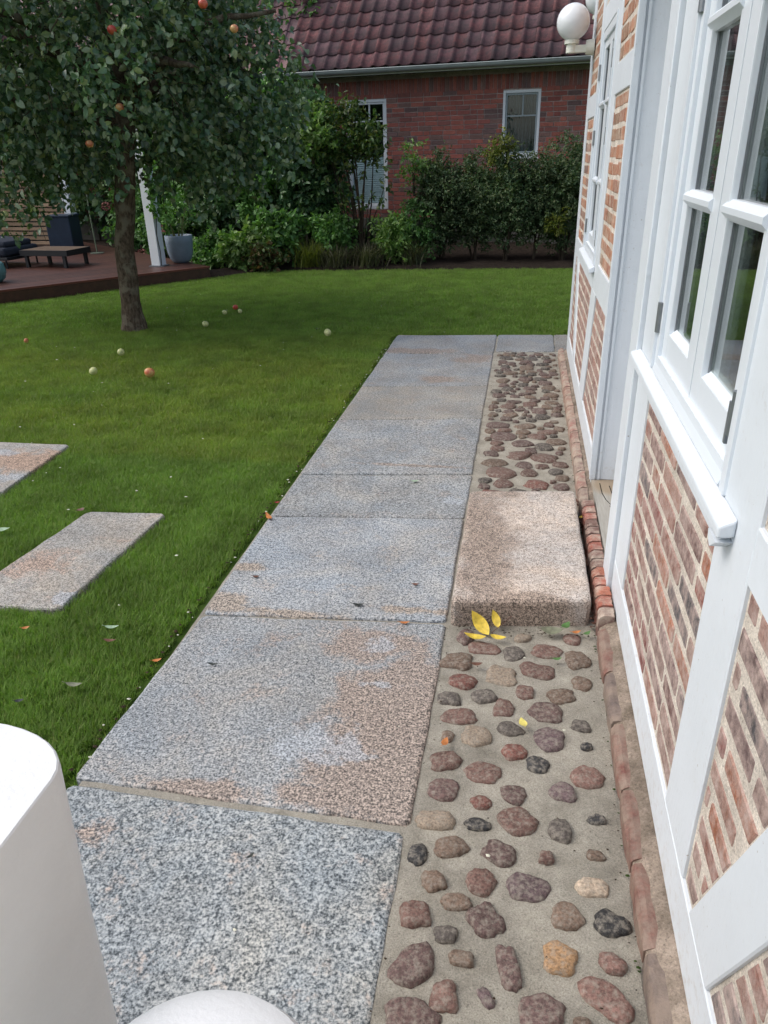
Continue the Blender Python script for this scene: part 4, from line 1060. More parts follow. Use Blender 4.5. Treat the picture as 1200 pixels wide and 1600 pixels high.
# hedge shrubs on the right
hx = [(-1.42, 'leftmost shrub of the dark clipped hedge with a clear dark stem'), (-0.88, 'second shrub from the left in the dark hedge, below the brick wall'), (-0.36, 'hedge shrub under the left edge of the small far window'), (0.12, 'hedge shrub under the right edge of the small far window'), (0.56, 'tallest hedge shrub with a pointed top beside the half-timbered house'), (1.1, 'last hedge shrub half hidden behind the half-timbered house')]
for i, (x, lb) in enumerate(hx):
    tp = [1.50, 1.50, 1.52, 1.50, 1.75, 1.5][i]
    shrub('hedge_shrub', lb, 'hedge', (x+0.06, 12.85+0.06*(i % 2), 0), (0.40, 0.34, (tp-0.20)/2), 150, 14, 0.056, 0.022, M_hedgeleaf, 3, 'hedge shrubs before the brick house', zc=0.22+(tp-0.20)/2, twl=0.17, hollow=0.3, sr=0.022)
shrub('hedge_sprig', 'bright yellow green shoot poking above the hedge at the small window', 'shrub', (-0.42, 12.75, 1.40), (0.09, 0.09, 0.14), 8, 9, 0.07, 0.03, M_yelleaf, 2, twl=0.12)
shrub('hedge_sprig', 'yellow green sprig low in the hedge beside the house corner', 'shrub', (0.50, 12.45, 0.45), (0.12, 0.08, 0.10), 6, 8, 0.07, 0.03, M_yelleaf, 2, twl=0.1)
shrub('hedge_sprig', 'pale grey green upright shoot at the left end of the hedge', 'shrub', (-1.78, 12.7, 1.05), (0.10, 0.1, 0.30), 8, 8, 0.08, 0.03, M_lightleaf, 3, twl=0.14)
# tall open shrub in front of the tall far window
tg = thing('tall_shrub', 'tall open shrub with bare dark stems in front of the tall far window', 'shrub', (-2.62, 12.55, 0))
cen = [(-2.78, 12.5, 2.05), (-2.70, 12.45, 2.2), (-2.95, 12.6, 1.85), (-2.46, 12.5, 1.78), (-2.38, 12.5, 1.62), (-2.66, 12.4, 1.80), (-2.85, 12.5, 1.6), (-3.1, 12.6, 1.62), (-2.46, 12.4, 1.90), (-2.98, 12.5, 2.2), (-3.2, 12.6, 2.0), (-2.72, 12.5, 1.5), (-2.45, 12.4, 0.95), (-2.25, 12.5, 1.05), (-2.8, 12.5, 0.9), (-3.05, 12.5, 1.1)]
S_ = np.concatenate([np.array(c)+RNG.normal(size=(24, 3))*np.array([.11, .1, .10]) for c in cen[:12]]+[np.array(c)+RNG.normal(size=(5, 3))*.07 for c in cen[12:]])
d_ = unit3(len(S_)); d_[:, 2] += .5; d_ /= np.linalg.norm(d_, axis=1)[:, None]
P, D = twigs(S_, d_, .16, 9, .4, 0, 0)
leaf_obj('foliage', P, D, 0.085, 0.036, mat_leaf('mixed_leaf', [(0.035, 0.080, 0.022), (0.055, 0.115, 0.03), (0.10, 0.16, 0.05), (0.18, 0.20, 0.05)], .42, .28), tg)
b = MB()
for c in cen:
    s_ = Vector((-2.62+random.uniform(-.10, .10), 12.55+random.uniform(-.06, .06), -0.05)); e = Vector(c); m1 = s_.lerp(e, .55)+Vector((random.uniform(-.05, .05), 0, .05))
    b.tube([s_, s_.lerp(m1, .5), m1, e, e+Vector((random.uniform(-.1, .1), 0, .12))], [.017, .014, .011, .006, .003], 6)
b.out('stems', M_stem, tg)
# big dark shrubs between tree and house
big = [((-3.65, 13.2, 0), (0.55, 0.55, 1.30), M_darkleaf, 'tall dark laurel shrub left of the tall far window', .11, .05), ((-4.35, 13.4, 0), (0.60, 0.55, 1.45), M_midleaf, 'broad green shrub behind the right fringe of the apple tree', .10, .05),
       ((-5.1, 13.6, 0), (0.70, 0.6, 1.45), M_darkleaf, 'dark shrub mass behind the blue grey pot', .10, .05), ((-6.0, 14.2, 0), (0.75, 0.6, 1.60), M_midleaf, 'green climber mass behind the leaning white post', .09, .05),
       ((-6.9, 14.9, 0), (0.8, 0.6, 1.7), M_darkleaf, 'dark shrub behind the deck right of the dark blue box', .09, .045), ((-7.9, 15.6, 0), (0.95, 0.6, 1.9), M_midleaf, 'tall green shrub rising behind the slatted screen', .09, .05),
       ((-9.4, 16.2, 0), (1.1, 0.7, 2.1), M_darkleaf, 'dark evergreen behind the slatted screen', .09, .05), ((-11.2, 16.4, 0), (1.2, 0.8, 2.3), M_midleaf, 'tall green shrub behind the far left of the screen', .09, .05),
       ((-13.4, 16.2, 0), (1.3, 0.8, 2.4), M_darkleaf, 'leftmost dark evergreen beyond the deck', .09, .05)]
for (c, rd_, mt, lb, L, W_) in big:
    shrub('garden_shrub', lb, 'shrub', c, rd_, 190, 11, L, W_, mt, 6, 'large shrubs along the garden boundary', twl=.24, hollow=.55, sr=.02)
shrub('light_shrub', 'light green leafy shrub beside the far gutter end', 'shrub', (-3.35, 12.4, 1.55), (0.24, 0.2, 0.36), 22, 9, .085, .04, M_lightleaf, 3, twl=.16, zc=.42)
for (x, y, rd_, mt, lb, L, W_, nc) in [(-4.45, 12.0, (.36, .3, .26), M_lightleaf, 'bright green leafy plant at the lawn edge right of the pot', .10, .055, 34), (-5.0, 12.15, (.40, .3, .22), M_midleaf, 'low green ground plant just right of the blue grey pot', .09, .05, 34),
        (-3.95, 12.25, (.34, .3, .40), M_midleaf, 'hydrangea bush left of the paling fence', .11, .06, 34), (-2.05, 12.35, (.26, .24, .34), M_lightleaf, 'bright green seedling shrub right of the tall open shrub', .09, .035, 26), (-3.1, 12.5, (.34, .25, .44), M_midleaf, 'green shrub leaning over the paling fence', .09, .04, 36),
        (-2.5, 12.9, (.40, .2, .27), M_darkleaf, 'dark undergrowth under the tall far window', .08, .035, 40), (-1.75, 12.6, (.28, .22, .46), M_midleaf, 'slender green plant between tall shrub and hedge', .08, .03, 28), (-6.5, 13.3, (.45, .3, .35), M_midleaf, 'hydrangea with pink heads behind the deck', .10, .06, 40), (-7.3, 13.9, (.5, .3, .55), M_midleaf, 'green plant behind the thin garden cane', .09, .05, 44)]:
    shrub('border_plant', lb, 'plant', (x, y, 0), rd_, nc, 9, L, W_, mt, 5, 'plants in the border', twl=.15, hollow=.2, sr=.007, stemmat=M_gstem)
# hydrangea flower heads, parts of one plant each
M_flower = simple('faded_pink_petals', (0.30, 0.13, 0.11), 0.8, 0.2, .25, 40)
for (x, y, Y, lb) in [(165, 322, 13.2, 'faded pink hydrangea head left of the apple trunk'), (252, 358, 12.6, 'faded pink hydrangea head above the blue grey pot'), (222, 395, 12.9, 'brownish hydrangea head behind the leaning post foot')]:
    c = np.array(on_y(x, y, Y)); t = thing('hydrangea_head', lb, 'flower', tuple(c), 0, 'faded hydrangea heads')
    q = unit3(90)*np.array([.075, .075, .06]); leaf_obj('petals', c+q*.8, q+unit3(90)*.04, .03, .028, M_flower, t)
    MB().tube([tuple(c), (c[0]+.03, c[1]+.05, 0.0)], .006, 5).out('stem', M_gstem, t)
# reddish low perennial at lawn edge
shrub('coral_plant', 'low plant with reddish brown leaves at the lawn edge right of the deck', 'plant', (-4.05, 11.72, 0), (.26, .16, .14), 20, 9, .08, .05, mat_leaf('reddish_leaf', [(0.08, 0.12, 0.035), (0.16, 0.085, 0.04), (0.07, 0.13, 0.035), (0.09, 0.15, 0.04)], .6, .2), 4, twl=.12, hollow=.2, sr=.005)
# grass tufts in the bed
def tuft(c, n, h, spread, mat, label, bw=.006):
    t = thing('ornamental_grass', label, 'grass clump', c, 0)
    V = []; F_ = []
    for i in range(n):
        a = random.uniform(0, 6.28); l = random.uniform(.3, 1)*spread; hh = h*random.uniform(.6, 1.1); bx, by = random.gauss(0, spread*.22), random.gauss(0, spread*.22)
        dx, dy = math.cos(a)*l, math.sin(a)*l; px_, py_ = -math.sin(a)*bw, math.cos(a)*bw; k = len(V)
        for (s_, wd) in ((0, 1), (.5, .8), (1, .1)):
            x = c[0]+bx+dx*s_*s_; y = c[1]+by+dy*s_*s_; z = c[2]+hh*(s_-.25*s_*s_*l/spread)
            V += [(x-px_*wd, y-py_*wd, z), (x+px_*wd, y+py_*wd, z)]
        F_ += [(k, k+1, k+3, k+2), (k+2, k+3, k+5, k+4)]
    obj('blades', V, F_, mat, t)
M_dry = mat_leaf('dry_grass', [(0.05, 0.05, 0.025), (0.09, 0.085, 0.05), (0.05, 0.07, 0.025), (0.14, 0.13, 0.09)], .7, .2)
tuft((-3.42, 12.10, 0), 260, .46, .42, M_yelleaf, 'yellow green grassy clump before the paling fence', .005)
tuft((-3.0, 12.12, 0), 260, .42, .55, M_dry, 'dry brownish grass clump at the lawn edge left of the tall shrub')
tuft((-2.45, 12.15, 0), 240, .40, .50, M_dry, 'dry grass clump under the tall open shrub')
tuft((-1.75, 12.25, 0), 160, .46, .40, M_dry, 'thin upright dark grass left of the hedge')
# paling fence
pf = thing('paling_fence', 'low weathered paling fence half buried in the shrubs', 'fence', (-3.6, 12.6, 0))
M_pale = simple('weathered_pale', (0.085, 0.078, 0.065), .9, .15, .25, 12, .4, 50)
for i in range(26):
    x = -4.3+i*0.105; y = 12.62-.03*i/26; h = random.uniform(.55, .72)
    MB().box((x-.020, y-.008, -.05), (x+.020, y+.008, h), .002).out('paling', M_pale, pf)
MB().tube([(-4.35, 12.65, .48), (-1.55, 12.62, .50)], .005, 5).tube([(-4.35, 12.65, .18), (-1.55, 12.62, .18)], .005, 5).out('wire', M_metal, pf)
# a few boundary trees outside the left of the frame (they shade and close off the garden)
for i, (x, y, h, lb) in enumerate([(-14.5, 9, 6.5, 'boundary tree left of the deck, outside the photo'), (-13.5, 2, 6.0, 'boundary tree left of the lawn, outside the photo'), (-8.5, 19.5, 6.5, 'tree behind the slatted screen, reaching above the apple tree'), (-5.2, 17.5, 5.8, 'tree at the left gable of the brick house')]):
    t = thing('background_tree', lb, 'tree', (x, y, 0), 0, 'background trees')
    b = MB(); b.tube([(x, y, -.1), (x+.1, y, h*.3), (x, y+.1, h*.6), (x+.1, y, h*.85)], [.16, .13, .09, .03], 10); b.out('trunk', M_bark, t, True)
    cen_ = np.array([x, y, h*.62]); cs = cen_+unit3(150)*RNG.uniform(.5, 1, (150, 1))*np.array([1.9, 1.7, h*.38])
    S_ = np.repeat(cs, 8, 0)+RNG.normal(size=(1200, 3))*.16; d_ = unit3(1200); P, D = twigs(S_, d_, .35, 9, .4, 0, 0)
    leaf_obj('crown', P, D, .12, .07, M_midleaf if i % 2 else M_darkleaf, t)

# ------------------------------------------------------------------ deck and its furniture
M_deck = NB('deck_wood', 0.45, 0.4); p_ = M_deck.pos(); oi = M_deck.n('ShaderNodeObjectInfo')
c = M_deck.ramp(oi.outputs['Random'], [(0, (0.052, 0.021, 0.015)), (1, (0.082, 0.031, 0.021))])
M_deck.col(M_deck.mix(1.0, c, M_deck.ramp(M_deck.noise(p_, 12, 5, .6), [(0.3, .7), (0.7, 1.25)]), 'MULTIPLY')); M_deck = M_deck.m
deck = thing('wooden_deck', 'low dark red brown wooden deck at the left lawn edge', 'deck', (-5.5, 10.4, 0))
DB = Vector((-4.70, 11.02)); DD = Vector((.655, .755)).normalized(); DN = Vector((-DD.y, DD.x)); DH = 0.145
Dmat = Matrix(((DD.x, DN.x, 0, DB.x), (DD.y, DN.y, 0, DB.y), (0, 0, 1, 0), (0, 0, 0, 1)))     # local x along edge, y inward
for i in range(38):
    MB().box((-9.5, 0.006+i*0.146, DH-0.027), (0.0, 0.006+i*0.146+0.139, DH-random.uniform(0, .001)), 0.003, M=Dmat).out('deck_board', M_deck, deck)
MB().box((-9.5, -0.024, -0.06), (0.024, 0.0, DH-0.030), .002, M=Dmat).out('fascia_board', M_deck, deck)
MB().box((-9.5, -0.030, DH-0.0275), (0.030, 0.0035, DH+.001), .002, M=Dmat).out('edge_board', simple('red_edge_board', (0.14, 0.040, 0.028), .45, .4, .1), deck)
MB().box((0.0, 0.001, -0.06), (0.024, 5.5, DH-0.002), .002, M=Dmat).out('fascia_board', M_deck, deck)
# slatted screen
scr = thing('slatted_screen', 'light brown horizontal slatted privacy screen at the back of the deck', 'fence', (-8.3, 13.6, DH), R(-6))
SM = Matrix.Translation((-8.32, 13.62, 0)) @ Matrix.Rotation(R(-6), 4, 'Z')
b = NB('larch_slat', .7, .25); p_ = b.pos(); oi = b.n('ShaderNodeObjectInfo'); mp = b.n('ShaderNodeMapping'); mp.inputs['Scale'].default_value = (1.5, 20, 30); b.L(p_, mp.inputs['Vector'])
b.col(b.mix(1.0, b.ramp(oi.outputs['Random'], [(0, (0.22, 0.155, 0.10)), (1, (0.32, 0.225, 0.15))]), b.ramp(b.noise(mp.outputs[0], 1, 4), [(.3, .75), (.7, 1.2)]), 'MULTIPLY')); M_slat = b.m
for i in range(23):
    MB().box((-5.6, 0, DH+0.05+i*0.084), (0, 0.022, DH+0.05+i*0.084+0.058), .002, M=SM).out('slat', M_slat, scr)
for u in (-0.06, -1.9, -3.7, -5.55):
    MB().box((u-.03, 0.024, 0), (u+.03, .08, 2.15), M=SM).out('batten', M_soff, scr)
def white_post(c, w_, h, label, lean=0.0, rz=0.0):
    t = thing('pergola_post', label, 'post', c, rz, 'white pergola posts')
    Mx = Matrix.Translation(c) @ Matrix.Rotation(rz, 4, 'Z') @ Matrix.Rotation(lean, 4, 'Y')
    MB().box((-w_/2, -w_/2, 0.012), (w_/2, w_/2, h), .006, M=Mx).out('shaft', M_white, t)
    MB().box((-w_*.75, -w_*.7, 0), (w_*.75, w_*.7, .011), M=Matrix.Translation(c)).out('base_plate', M_metal, t)
    return t
white_post((-5.50, 11.07, DH), .155, 2.7, 'white square pergola post with ivy on its right side beside the pot', 0, R(-12))
white_post((-8.20, 13.32, DH), .15, 2.6, 'white pergola post behind the dark blue box at the screen end', 0, R(-6))
S_ = np.array([(-5.50+.09+random.uniform(-.03, .05), 11.0+random.uniform(-.08, .04), z_) for z_ in np.linspace(.85, 2.6, 70)]); d_ = unit3(70)*.6+np.array([.3, -.5, 0])
P, D = twigs(S_, d_, .12, 7, .5, 0, 0); t = thing('ivy', 'ivy climbing the white pergola post', 'climbing plant', (-5.43, 11.0, DH)); leaf_obj('leaves', P, D, .075, .055, M_midleaf, t)
MB().tube([(-5.42+random.uniform(-.02, .02), 11.0, z_) for z_ in np.linspace(.14, 2.6, 12)], .006, 5).out('vine', M_stem, t)
# pot with plant
pot = thing('plant_pot', 'blue grey tapered plant pot with a leggy geranium on the deck end', 'plant pot', (-5.30, 11.45, DH))
M_pot = simple('blue_grey_glaze', (0.18, 0.235, 0.30), .5, .4, .12, 8, .15, 30)
MB().lathe([(.085, 0), (.125, .01), (.165, .06), (.195, .16), (.208, .30), (.212, .40), (.204, .405), (.196, .40), (.190, .36), (.01, .355)], (-5.30, 11.45, DH), 28).out('vessel', M_pot, pot, True)
MB().lathe([(.19, .345), (.19, .368), (.02, .372)], (-5.30, 11.45, DH), 20).out('soil', M_soil, pot)
b = MB(); tips = []
for i in range(12):
    a = random.uniform(0, 6.28); e = Vector((-5.30+math.cos(a)*random.uniform(.05, .38), 11.45+math.sin(a)*.2, DH+random.uniform(.6, .95))); s_ = Vector((-5.30+math.cos(a)*.06, 11.45+math.sin(a)*.06, DH+.36))
    b.tube([s_, s_.lerp(e, .5)+Vector((math.cos(a)*.02, 0, .06)), e], [.006, .005, .003], 5); tips.append(e)
b.out('stems', M_gstem, pot)
S_ = np.repeat(np.array([tuple(q) for q in tips]), 5, 0); P, D = twigs(S_+RNG.normal(size=S_.shape)*.05, unit3(len(S_)), .1, 5, .3, 0, 0); leaf_obj('leaves', P, D, .06, .05, M_midleaf, pot)
# garden cane
cn = thing('garden_cane', 'thin pale green cane standing at the back of the deck', 'cane', (-7.44, 12.68, DH))
MB().tube([(-7.44, 12.68, DH-.02), (-7.45, 12.68, .8), (-7.43, 12.7, 1.55)], .011, 7).out('cane', simple('cane_green', (0.16, 0.20, 0.13), .6, .3), cn)
MB().lathe([(.12, 0), (.12, .012), (.03, .02)], (-7.44, 12.68, DH), 16).out('foot', simple('cane_foot', (0.10, 0.12, 0.09), .7, .3), cn)
# storage box
bx = thing('storage_box', 'dark blue covered storage box in front of the slatted screen', 'box', (-8.42, 13.0, DH), R(8))
BM = Matrix.Translation((-8.10, 12.85, DH)) @ Matrix.Rotation(R(8), 4, 'Z') @ Matrix.Diagonal((.86, 1, 1, 1))
M_cover = simple('dark_blue_cover', (0.016, 0.030, 0.055), .55, .4, .2, 6, .2, 25)
MB().box((-.25, -.22, .0), (.25, .22, .60), .02, M=BM).out('body', M_cover, bx)
MB().box((-.265, -.235, .60), (.265, .235, .635), .012, M=BM).out('lid', M_cover, bx)
# table
tb = thing('low_table', 'low garden table with wooden top and black metal frame', 'table', (-7.15, 10.95, DH), R(-6))
TM = Matrix.Translation((-7.22, 11.1, DH)) @ Matrix.Rotation(R(-6), 4, 'Z') @ Matrix.Diagonal((.86, .9, 1, 1))
M_black = simple('black_metal', (0.012, 0.014, 0.018), .45, .4)
M_ttop = simple('teak_top', (0.115, 0.075, 0.045), .6, .3, .15, 5)
for i in range(6): MB().box((-.48, -.30+i*.102, .235), (.48, -.30+i*.102+.096, .258), .003, M=TM).out('top_board', M_ttop, tb)
b = MB(); b.box((-.50, -.325, .175), (.50, -.305, .258), .002, M=TM); b.box((-.50, .312, .175), (.50, .33, .258), .002, M=TM); b.box((-.50, -.304, .175), (-.482, .311, .258), .002, M=TM); b.box((.482, -.304, .175), (.50, .311, .258), .002, M=TM); b.out('frame', M_black, tb)
for sx in (-1, 1):
    for sy in (-1, 1):
        MB().box((sx*.40-.03, sy*.28-.025, .0), (sx*.40+.03, sy*.28+.025, .175), .004, M=TM).out('leg', M_black, tb)
# lounge seat
ls = thing('lounge_seat', 'low outdoor lounge seat with dark grey blue cushions at the left edge', 'seat', (-8.15, 11.2, DH), R(-6))
LM = Matrix.Translation((-8.22, 11.15, DH)) @ Matrix.Rotation(R(-6), 4, 'Z')
M_cush = simple('charcoal_cushion', (0.030, 0.036, 0.050), .85, .2, .15, 30, .3, 90)
MB().box((-.75, -.38, .17), (.42, .38, .30), .045, M=LM).out('seat_cushion', M_cush, ls, True)
MB().box((-.78, -.30, .31), (.36, .30, .41), .045, M=LM @ Matrix.Rotation(R(4), 4, 'Y')).out('top_cushion', M_cush, ls, True)
MB().box((-.80, -.40, .12), (.46, .40, .165), .01, M=LM).out('frame', M_black, ls)
for sx in (-.7, .38):
    for sy in (-.34, .34): MB().tube([tuple(LM @ Vector((sx, sy, .12))), tuple(LM @ Vector((sx, sy, 0)))], .014, 8).out('leg', M_black, ls)
# turquoise pot at the frame edge
tq = MB().lathe([(.07, 0), (.13, .05), (.16, .14), (.14, .24), (.11, .27), (.10, .265), (.01, .20)], (-7.12, 9.43, DH), 24).out('turquoise_pot', simple('turquoise_glaze', (0.10, 0.24, 0.25), .3, .5), None, True, label='turquoise glazed pot at the deck edge, cut by the left edge of the photo', cat='plant pot')

# ------------------------------------------------------------------ foreground white posts
def post_round(loops, label, name='railing_post'):
    t = thing(name, label, 'post', tuple(loops[0][0][:2])+(0,), 0, 'white painted posts nearest the camera')
    n = len(loops[0]); v = [p for lp in loops for p in lp]; f = []
    for l in range(len(loops)-1):
        for k in range(n): f.append((l*n+k, l*n+(k+1) % n, (l+1)*n+(k+1) % n, (l+1)*n+k))
    f.append(tuple(range(n))); f.append(tuple((len(loops)-1)*n+k for k in range(n-1, -1, -1)))
    mb = MB().add(v, f); o = mb.out('shaft', M_postpaint, t, True); o.data.set_sharp_from_angle(angle=R(28))
    return t
def footprint(xr, yb, yf, wd, rad):
    # xr: right face x; yb: back y; yf: front y (towards camera); rounded back-right corner
    pts = [(xr, yf+.01)]
    pts += [(xr, yf+(yb-yf)*.35), (xr, yb-rad)]
    for i in range(1, 9):
        a = math.pi/2*i/8; pts.append((xr-rad*1.75+rad*1.75*math.cos(a), yb-rad+rad*math.sin(a)))
    pts += [(xr-wd+.02, yb+.002), (xr-wd, yb-.02), (xr-wd, yf+.02), (xr-wd+.02, yf), (xr-.01, yf)]
    return pts
fp = footprint(-0.391, 0.494, 0.27, 0.18, 0.062)
cxp = sum(p[0] for p in fp)/len(fp); cyp = sum(p[1] for p in fp)/len(fp)
def lp(k, z, dx=0.0): return [(cxp+(p[0]-cxp)*k+dx, cyp+(p[1]-cyp)*k, z) for p in fp]
post_round([lp(.97, 1.1015), lp(.992, 1.100), lp(1.0, 1.095), lp(1.0, .9, -.012), lp(.98, .5, -.03), lp(.98, -.06, -.05)], 'thick white painted post with a rounded corner at the bottom left of the photo')
c0 = (-0.208, 0.262)
def cl(r_, z): return [(c0[0]+r_*math.cos(2*math.pi*k/36), c0[1]+r_*math.sin(2*math.pi*k/36), z) for k in range(36)]
post_round([cl(.012, .973), cl(.060, .971), cl(.085, .966), cl(.100, .956), cl(.109, .936), cl(.110, .90), cl(.110, .60), cl(.110, -.06)], 'white post with a domed round top at the bottom middle of the photo')

# ------------------------------------------------------------------ fallen leaves
def mat_one(name, col, rough=.5): return simple(name, col, rough, .35, .32, 55, .5, 160)
LY = mat_one('yellow_leaf', (0.62, 0.46, 0.06)); LY2 = mat_one('lemon_leaf', (0.68, 0.60, 0.16)); LO = mat_one('orange_leaf', (0.46, 0.17, 0.05)); LB = mat_one('brown_leaf', (0.13, 0.06, 0.04)); LG = mat_one('green_leaf', (0.08, 0.17, 0.05)); LPG = mat_one('pale_leaf', (0.30, 0.42, 0.28)); LD = mat_one('dark_leaf', (0.03, 0.035, 0.03)); LGR = mat_one('dried_leaf', (0.17, 0.18, 0.12))
def leaf_geo(L, Wd, curl=.15, fold=.15, n=7):
    v = []; f = []
    for i in range(n+1):
        t = i/n; w_ = Wd*.5*(math.sin(math.pi*min(1, t*1.02))**.75)*(1-.25*t)+.0006; x = L*(t-.5); zc_ = 4*curl*L*((t-.5)**2)
        v += [(x, -w_, zc_+fold*w_), (x, -w_*.5, zc_+fold*w_*.4), (x, 0, zc_), (x, w_*.5, zc_+fold*w_*.4), (x, w_, zc_+fold*w_)]
    for i in range(n):
        for k in range(4): a = i*5+k; f.append((a, a+1, a+6, a+5))
    return v, f
def leaf_at(x, y, z, L, Wd, ang, mat, label, tilt=0.0, rx=0.0, stalk=True, name='fallen_leaf', parent=None, curl=.15):
    M_ = Matrix.Translation(G(x, y, z)) @ Matrix.Rotation(rx, 4, 'X') @ Matrix.Rotation(ang, 4, 'Z') @ Matrix.Rotation(tilt, 4, 'Y') @ Matrix.Rotation(random.uniform(-.15, .15), 4, 'X')
    v, f = leaf_geo(L, Wd, curl); mb = MB().add(v, f)
    if stalk: mb.tube([(-L*.5, 0, curl*L), (-L*.68, .003, curl*L*1.2)], .0009, 4)
    if parent is None: return link(name, mesh(name, mb.v, mb.f, mat, True), None, M=M_, label=label, cat='leaf', group='fallen leaves')
    return link(name, mesh(name, mb.v, mb.f, mat, True), parent, M=M_)
cy = thing('compound_leaf', 'yellow compound leaf with four leaflets lying against the granite step', 'leaf', tuple(G(768, 988, .01)), 0, 'fallen leaves')
for (x, y, z, L, W_, a, rx) in [(750, 974, .030, .108, .054, 2.25, .85), (775, 967, .036, .070, .034, 1.95, .9), (742, 995, .018, .080, .030, 3.0, .2), (778, 996, .016, .060, .026, -.1, .2)]:
    leaf_at(x, y, z, L, W_, a, LY, None, 0, rx, False, 'leaflet', cy, .14)
MB().tube([tuple(G(768, 989, .016)), tuple(G(785, 975, .030)), tuple(G(800, 962, .045))], .0012, 5).out('stalk', LB, cy)
for q in [(817, 1130, .016, .040, .028, 1.9, LY2, 'oval pale yellow leaf on the dark cobble'), (870, 1030, .014, .034, .020, .3, LG, 'small bright green leaf on the cobbles below the step'), (695, 1160, .016, .036, .022, 1.3, LO, 'orange curled leaf on the left edge of the cobbles'),
          (632, 973, .006, .040, .016, .2, LO, 'orange leaf on the joint between two slabs'), (649, 913, .006, .030, .014, .1, LB, 'small brown leaf with stalk on the slab left of the step'), (648, 752, .006, .045, .026, .3, LPG, 'pale green leaf on the far slab'), (560, 945, .006, .052, .020, .1, LD, 'dark grey green leaf lying on the slab'),
          (420, 808, .006, .085, .026, 2.2, LO, 'long rusty curled leaf at the path edge by the lawn'), (433, 785, .008, .03, .02, .5, mat_one('crimson_leaf', (.30, .03, .04)), 'tiny crimson leaf at the lawn edge of the path'), (245, 1032, .005, .034, .02, .5, LO, 'small orange brown leaf in the joint beside the lawn'),
          (175, 980, .010, .055, .020, .2, LPG, 'pale green leaf on the lawn near the path'), (116, 1070, .008, .06, .022, .1, LGR, 'grey brown leaf on the near lawn'), (172, 1001, .008, .05, .02, .1, LB, 'dark brown leaf on the near lawn'), (40, 981, .01, .03, .016, .5, LO, 'brown orange leaf on the lawn below the stepping slab'),
          (4, 828, .012, .075, .05, .2, LPG, 'pale green leaf at the left photo edge near the stepping slab'), (126, 797, .010, .042, .04, 1.2, mat_one('purple_brown_leaf', (.14, .075, .06)), 'purple brown leaf on the far left corner of the stepping slab'), (400, 901, .006, .03, .016, .1, LB, 'dark leaf on the rusty patch of the slab'), (392, 1337, .004, .022, .008, 1.0, LD, 'tiny black curled leaf on the nearest slab'),
          (333, 958 + 80, .008, .035, .012, .1, LD, 'dark sliver of leaf on the stained slab'), (862, 986, .018, .085, .045, .1, LGR, 'crumpled grey green leaf under the step'), (884, 978, .03, .05, .03, 1.0, LG, 'green leaf standing against the step base'), (900, 988, .016, .035, .016, .4, LO, 'small orange leaf below the right end of the step'), (917, 990, .016, .035, .02, .8, LG, 'small green leaf at the corner of step and plinth'),
          (908, 808, .05, .03, .016, 1.0, LY, 'small yellow leaf in the gap between step and brick edge'), (745, 1038, .016, .040, .025, .2, LB, 'crumpled red brown leaf beside a cobble'), (30, 1095, .008, .03, .02, .4, LD, 'dark leaf on the near lawn at the left')]:
    leaf_at(*q[:3], q[3], q[4], q[5], q[6], q[7])
# crumbs: petals and specks
M_pet = simple('pale_petal', (.62, .62, .50), .7, .3)
v = []; f = []
def crumb(x, y, z, s_):
    k = len(v); a = random.uniform(0, 6.28)
    for j in range(5):
        t = a+j*1.2566; r_ = s_*random.uniform(.5, 1); v.append((x+r_*math.cos(t), y+r_*math.sin(t)*.7, z+random.uniform(0, .3)*s_))
    v.append((x, y, z+s_*.5)); f.extend([(k+j, k+(j+1) % 5, k+5) for j in range(5)])
for (x, y) in [(881, 1141), (820, 1028), (367, 1453), (763, 1337), (694, 519), (610, 730)]: p = G(x, y, .016 if x > 700 else .0); crumb(p.x, p.y, p.z, .008)
for _ in range(60):
    x = random.uniform(-4.5, -1.3); y = random.uniform(2.2, 9.5); crumb(x, y, .002, random.uniform(.006, .012))
for _ in range(45):
    y = random.uniform(1.4, 6.8); crumb(-1.20+random.gauss(0, .012), y, -.002, random.uniform(.004, .010))
for _ in range(25): crumb(random.uniform(-1.1, .3), random.uniform(1.4, 6), .004, random.uniform(.002, .0045))
o = obj('petal_litter', v, f, M_pet, kind='stuff', label='pale petals and crumbs scattered on lawn and path', cat='litter')
v = []; f = []
for _ in range(170):
    y = random.uniform(.8, 2.3) if random.random() < .6 else random.uniform(3.4, 6.6)
    x = random.choice([.333-abs(random.gauss(0, .02)), random.gauss(-.20, .012), random.uniform(-.19, .32), random.uniform(-.19, .32)])
    crumb(min(x, .334), y, .0, random.uniform(.002, .006))
for _ in range(90): crumb(-1.214+random.gauss(0, .007), random.uniform(1.4, 7.2), -.004, random.uniform(.006, .013))
for _ in range(60): crumb(random.uniform(-.18, .31), 2.31+random.gauss(0, .012), .002, random.uniform(.003, .008))
obj('soil_crumbs', v, f, simple('dark_crumb', (.045, .032, .022), .95, .1, .4, 60), kind='stuff', label='dark crumbs of soil and bark along the slab joints and the cobble bed', cat='litter')
# moss along the foot of the plinth
v = []; f = []
for _ in range(40): crumb(.331+random.gauss(0, .004), random.uniform(.9, 6.5), -.002, random.uniform(.004, .009))
obj('moss', v, f, simple('moss', (.035, .060, .015), .95, .1, .4, 80), kind='stuff', label='small moss cushions at the foot of the brick edging', cat='moss')
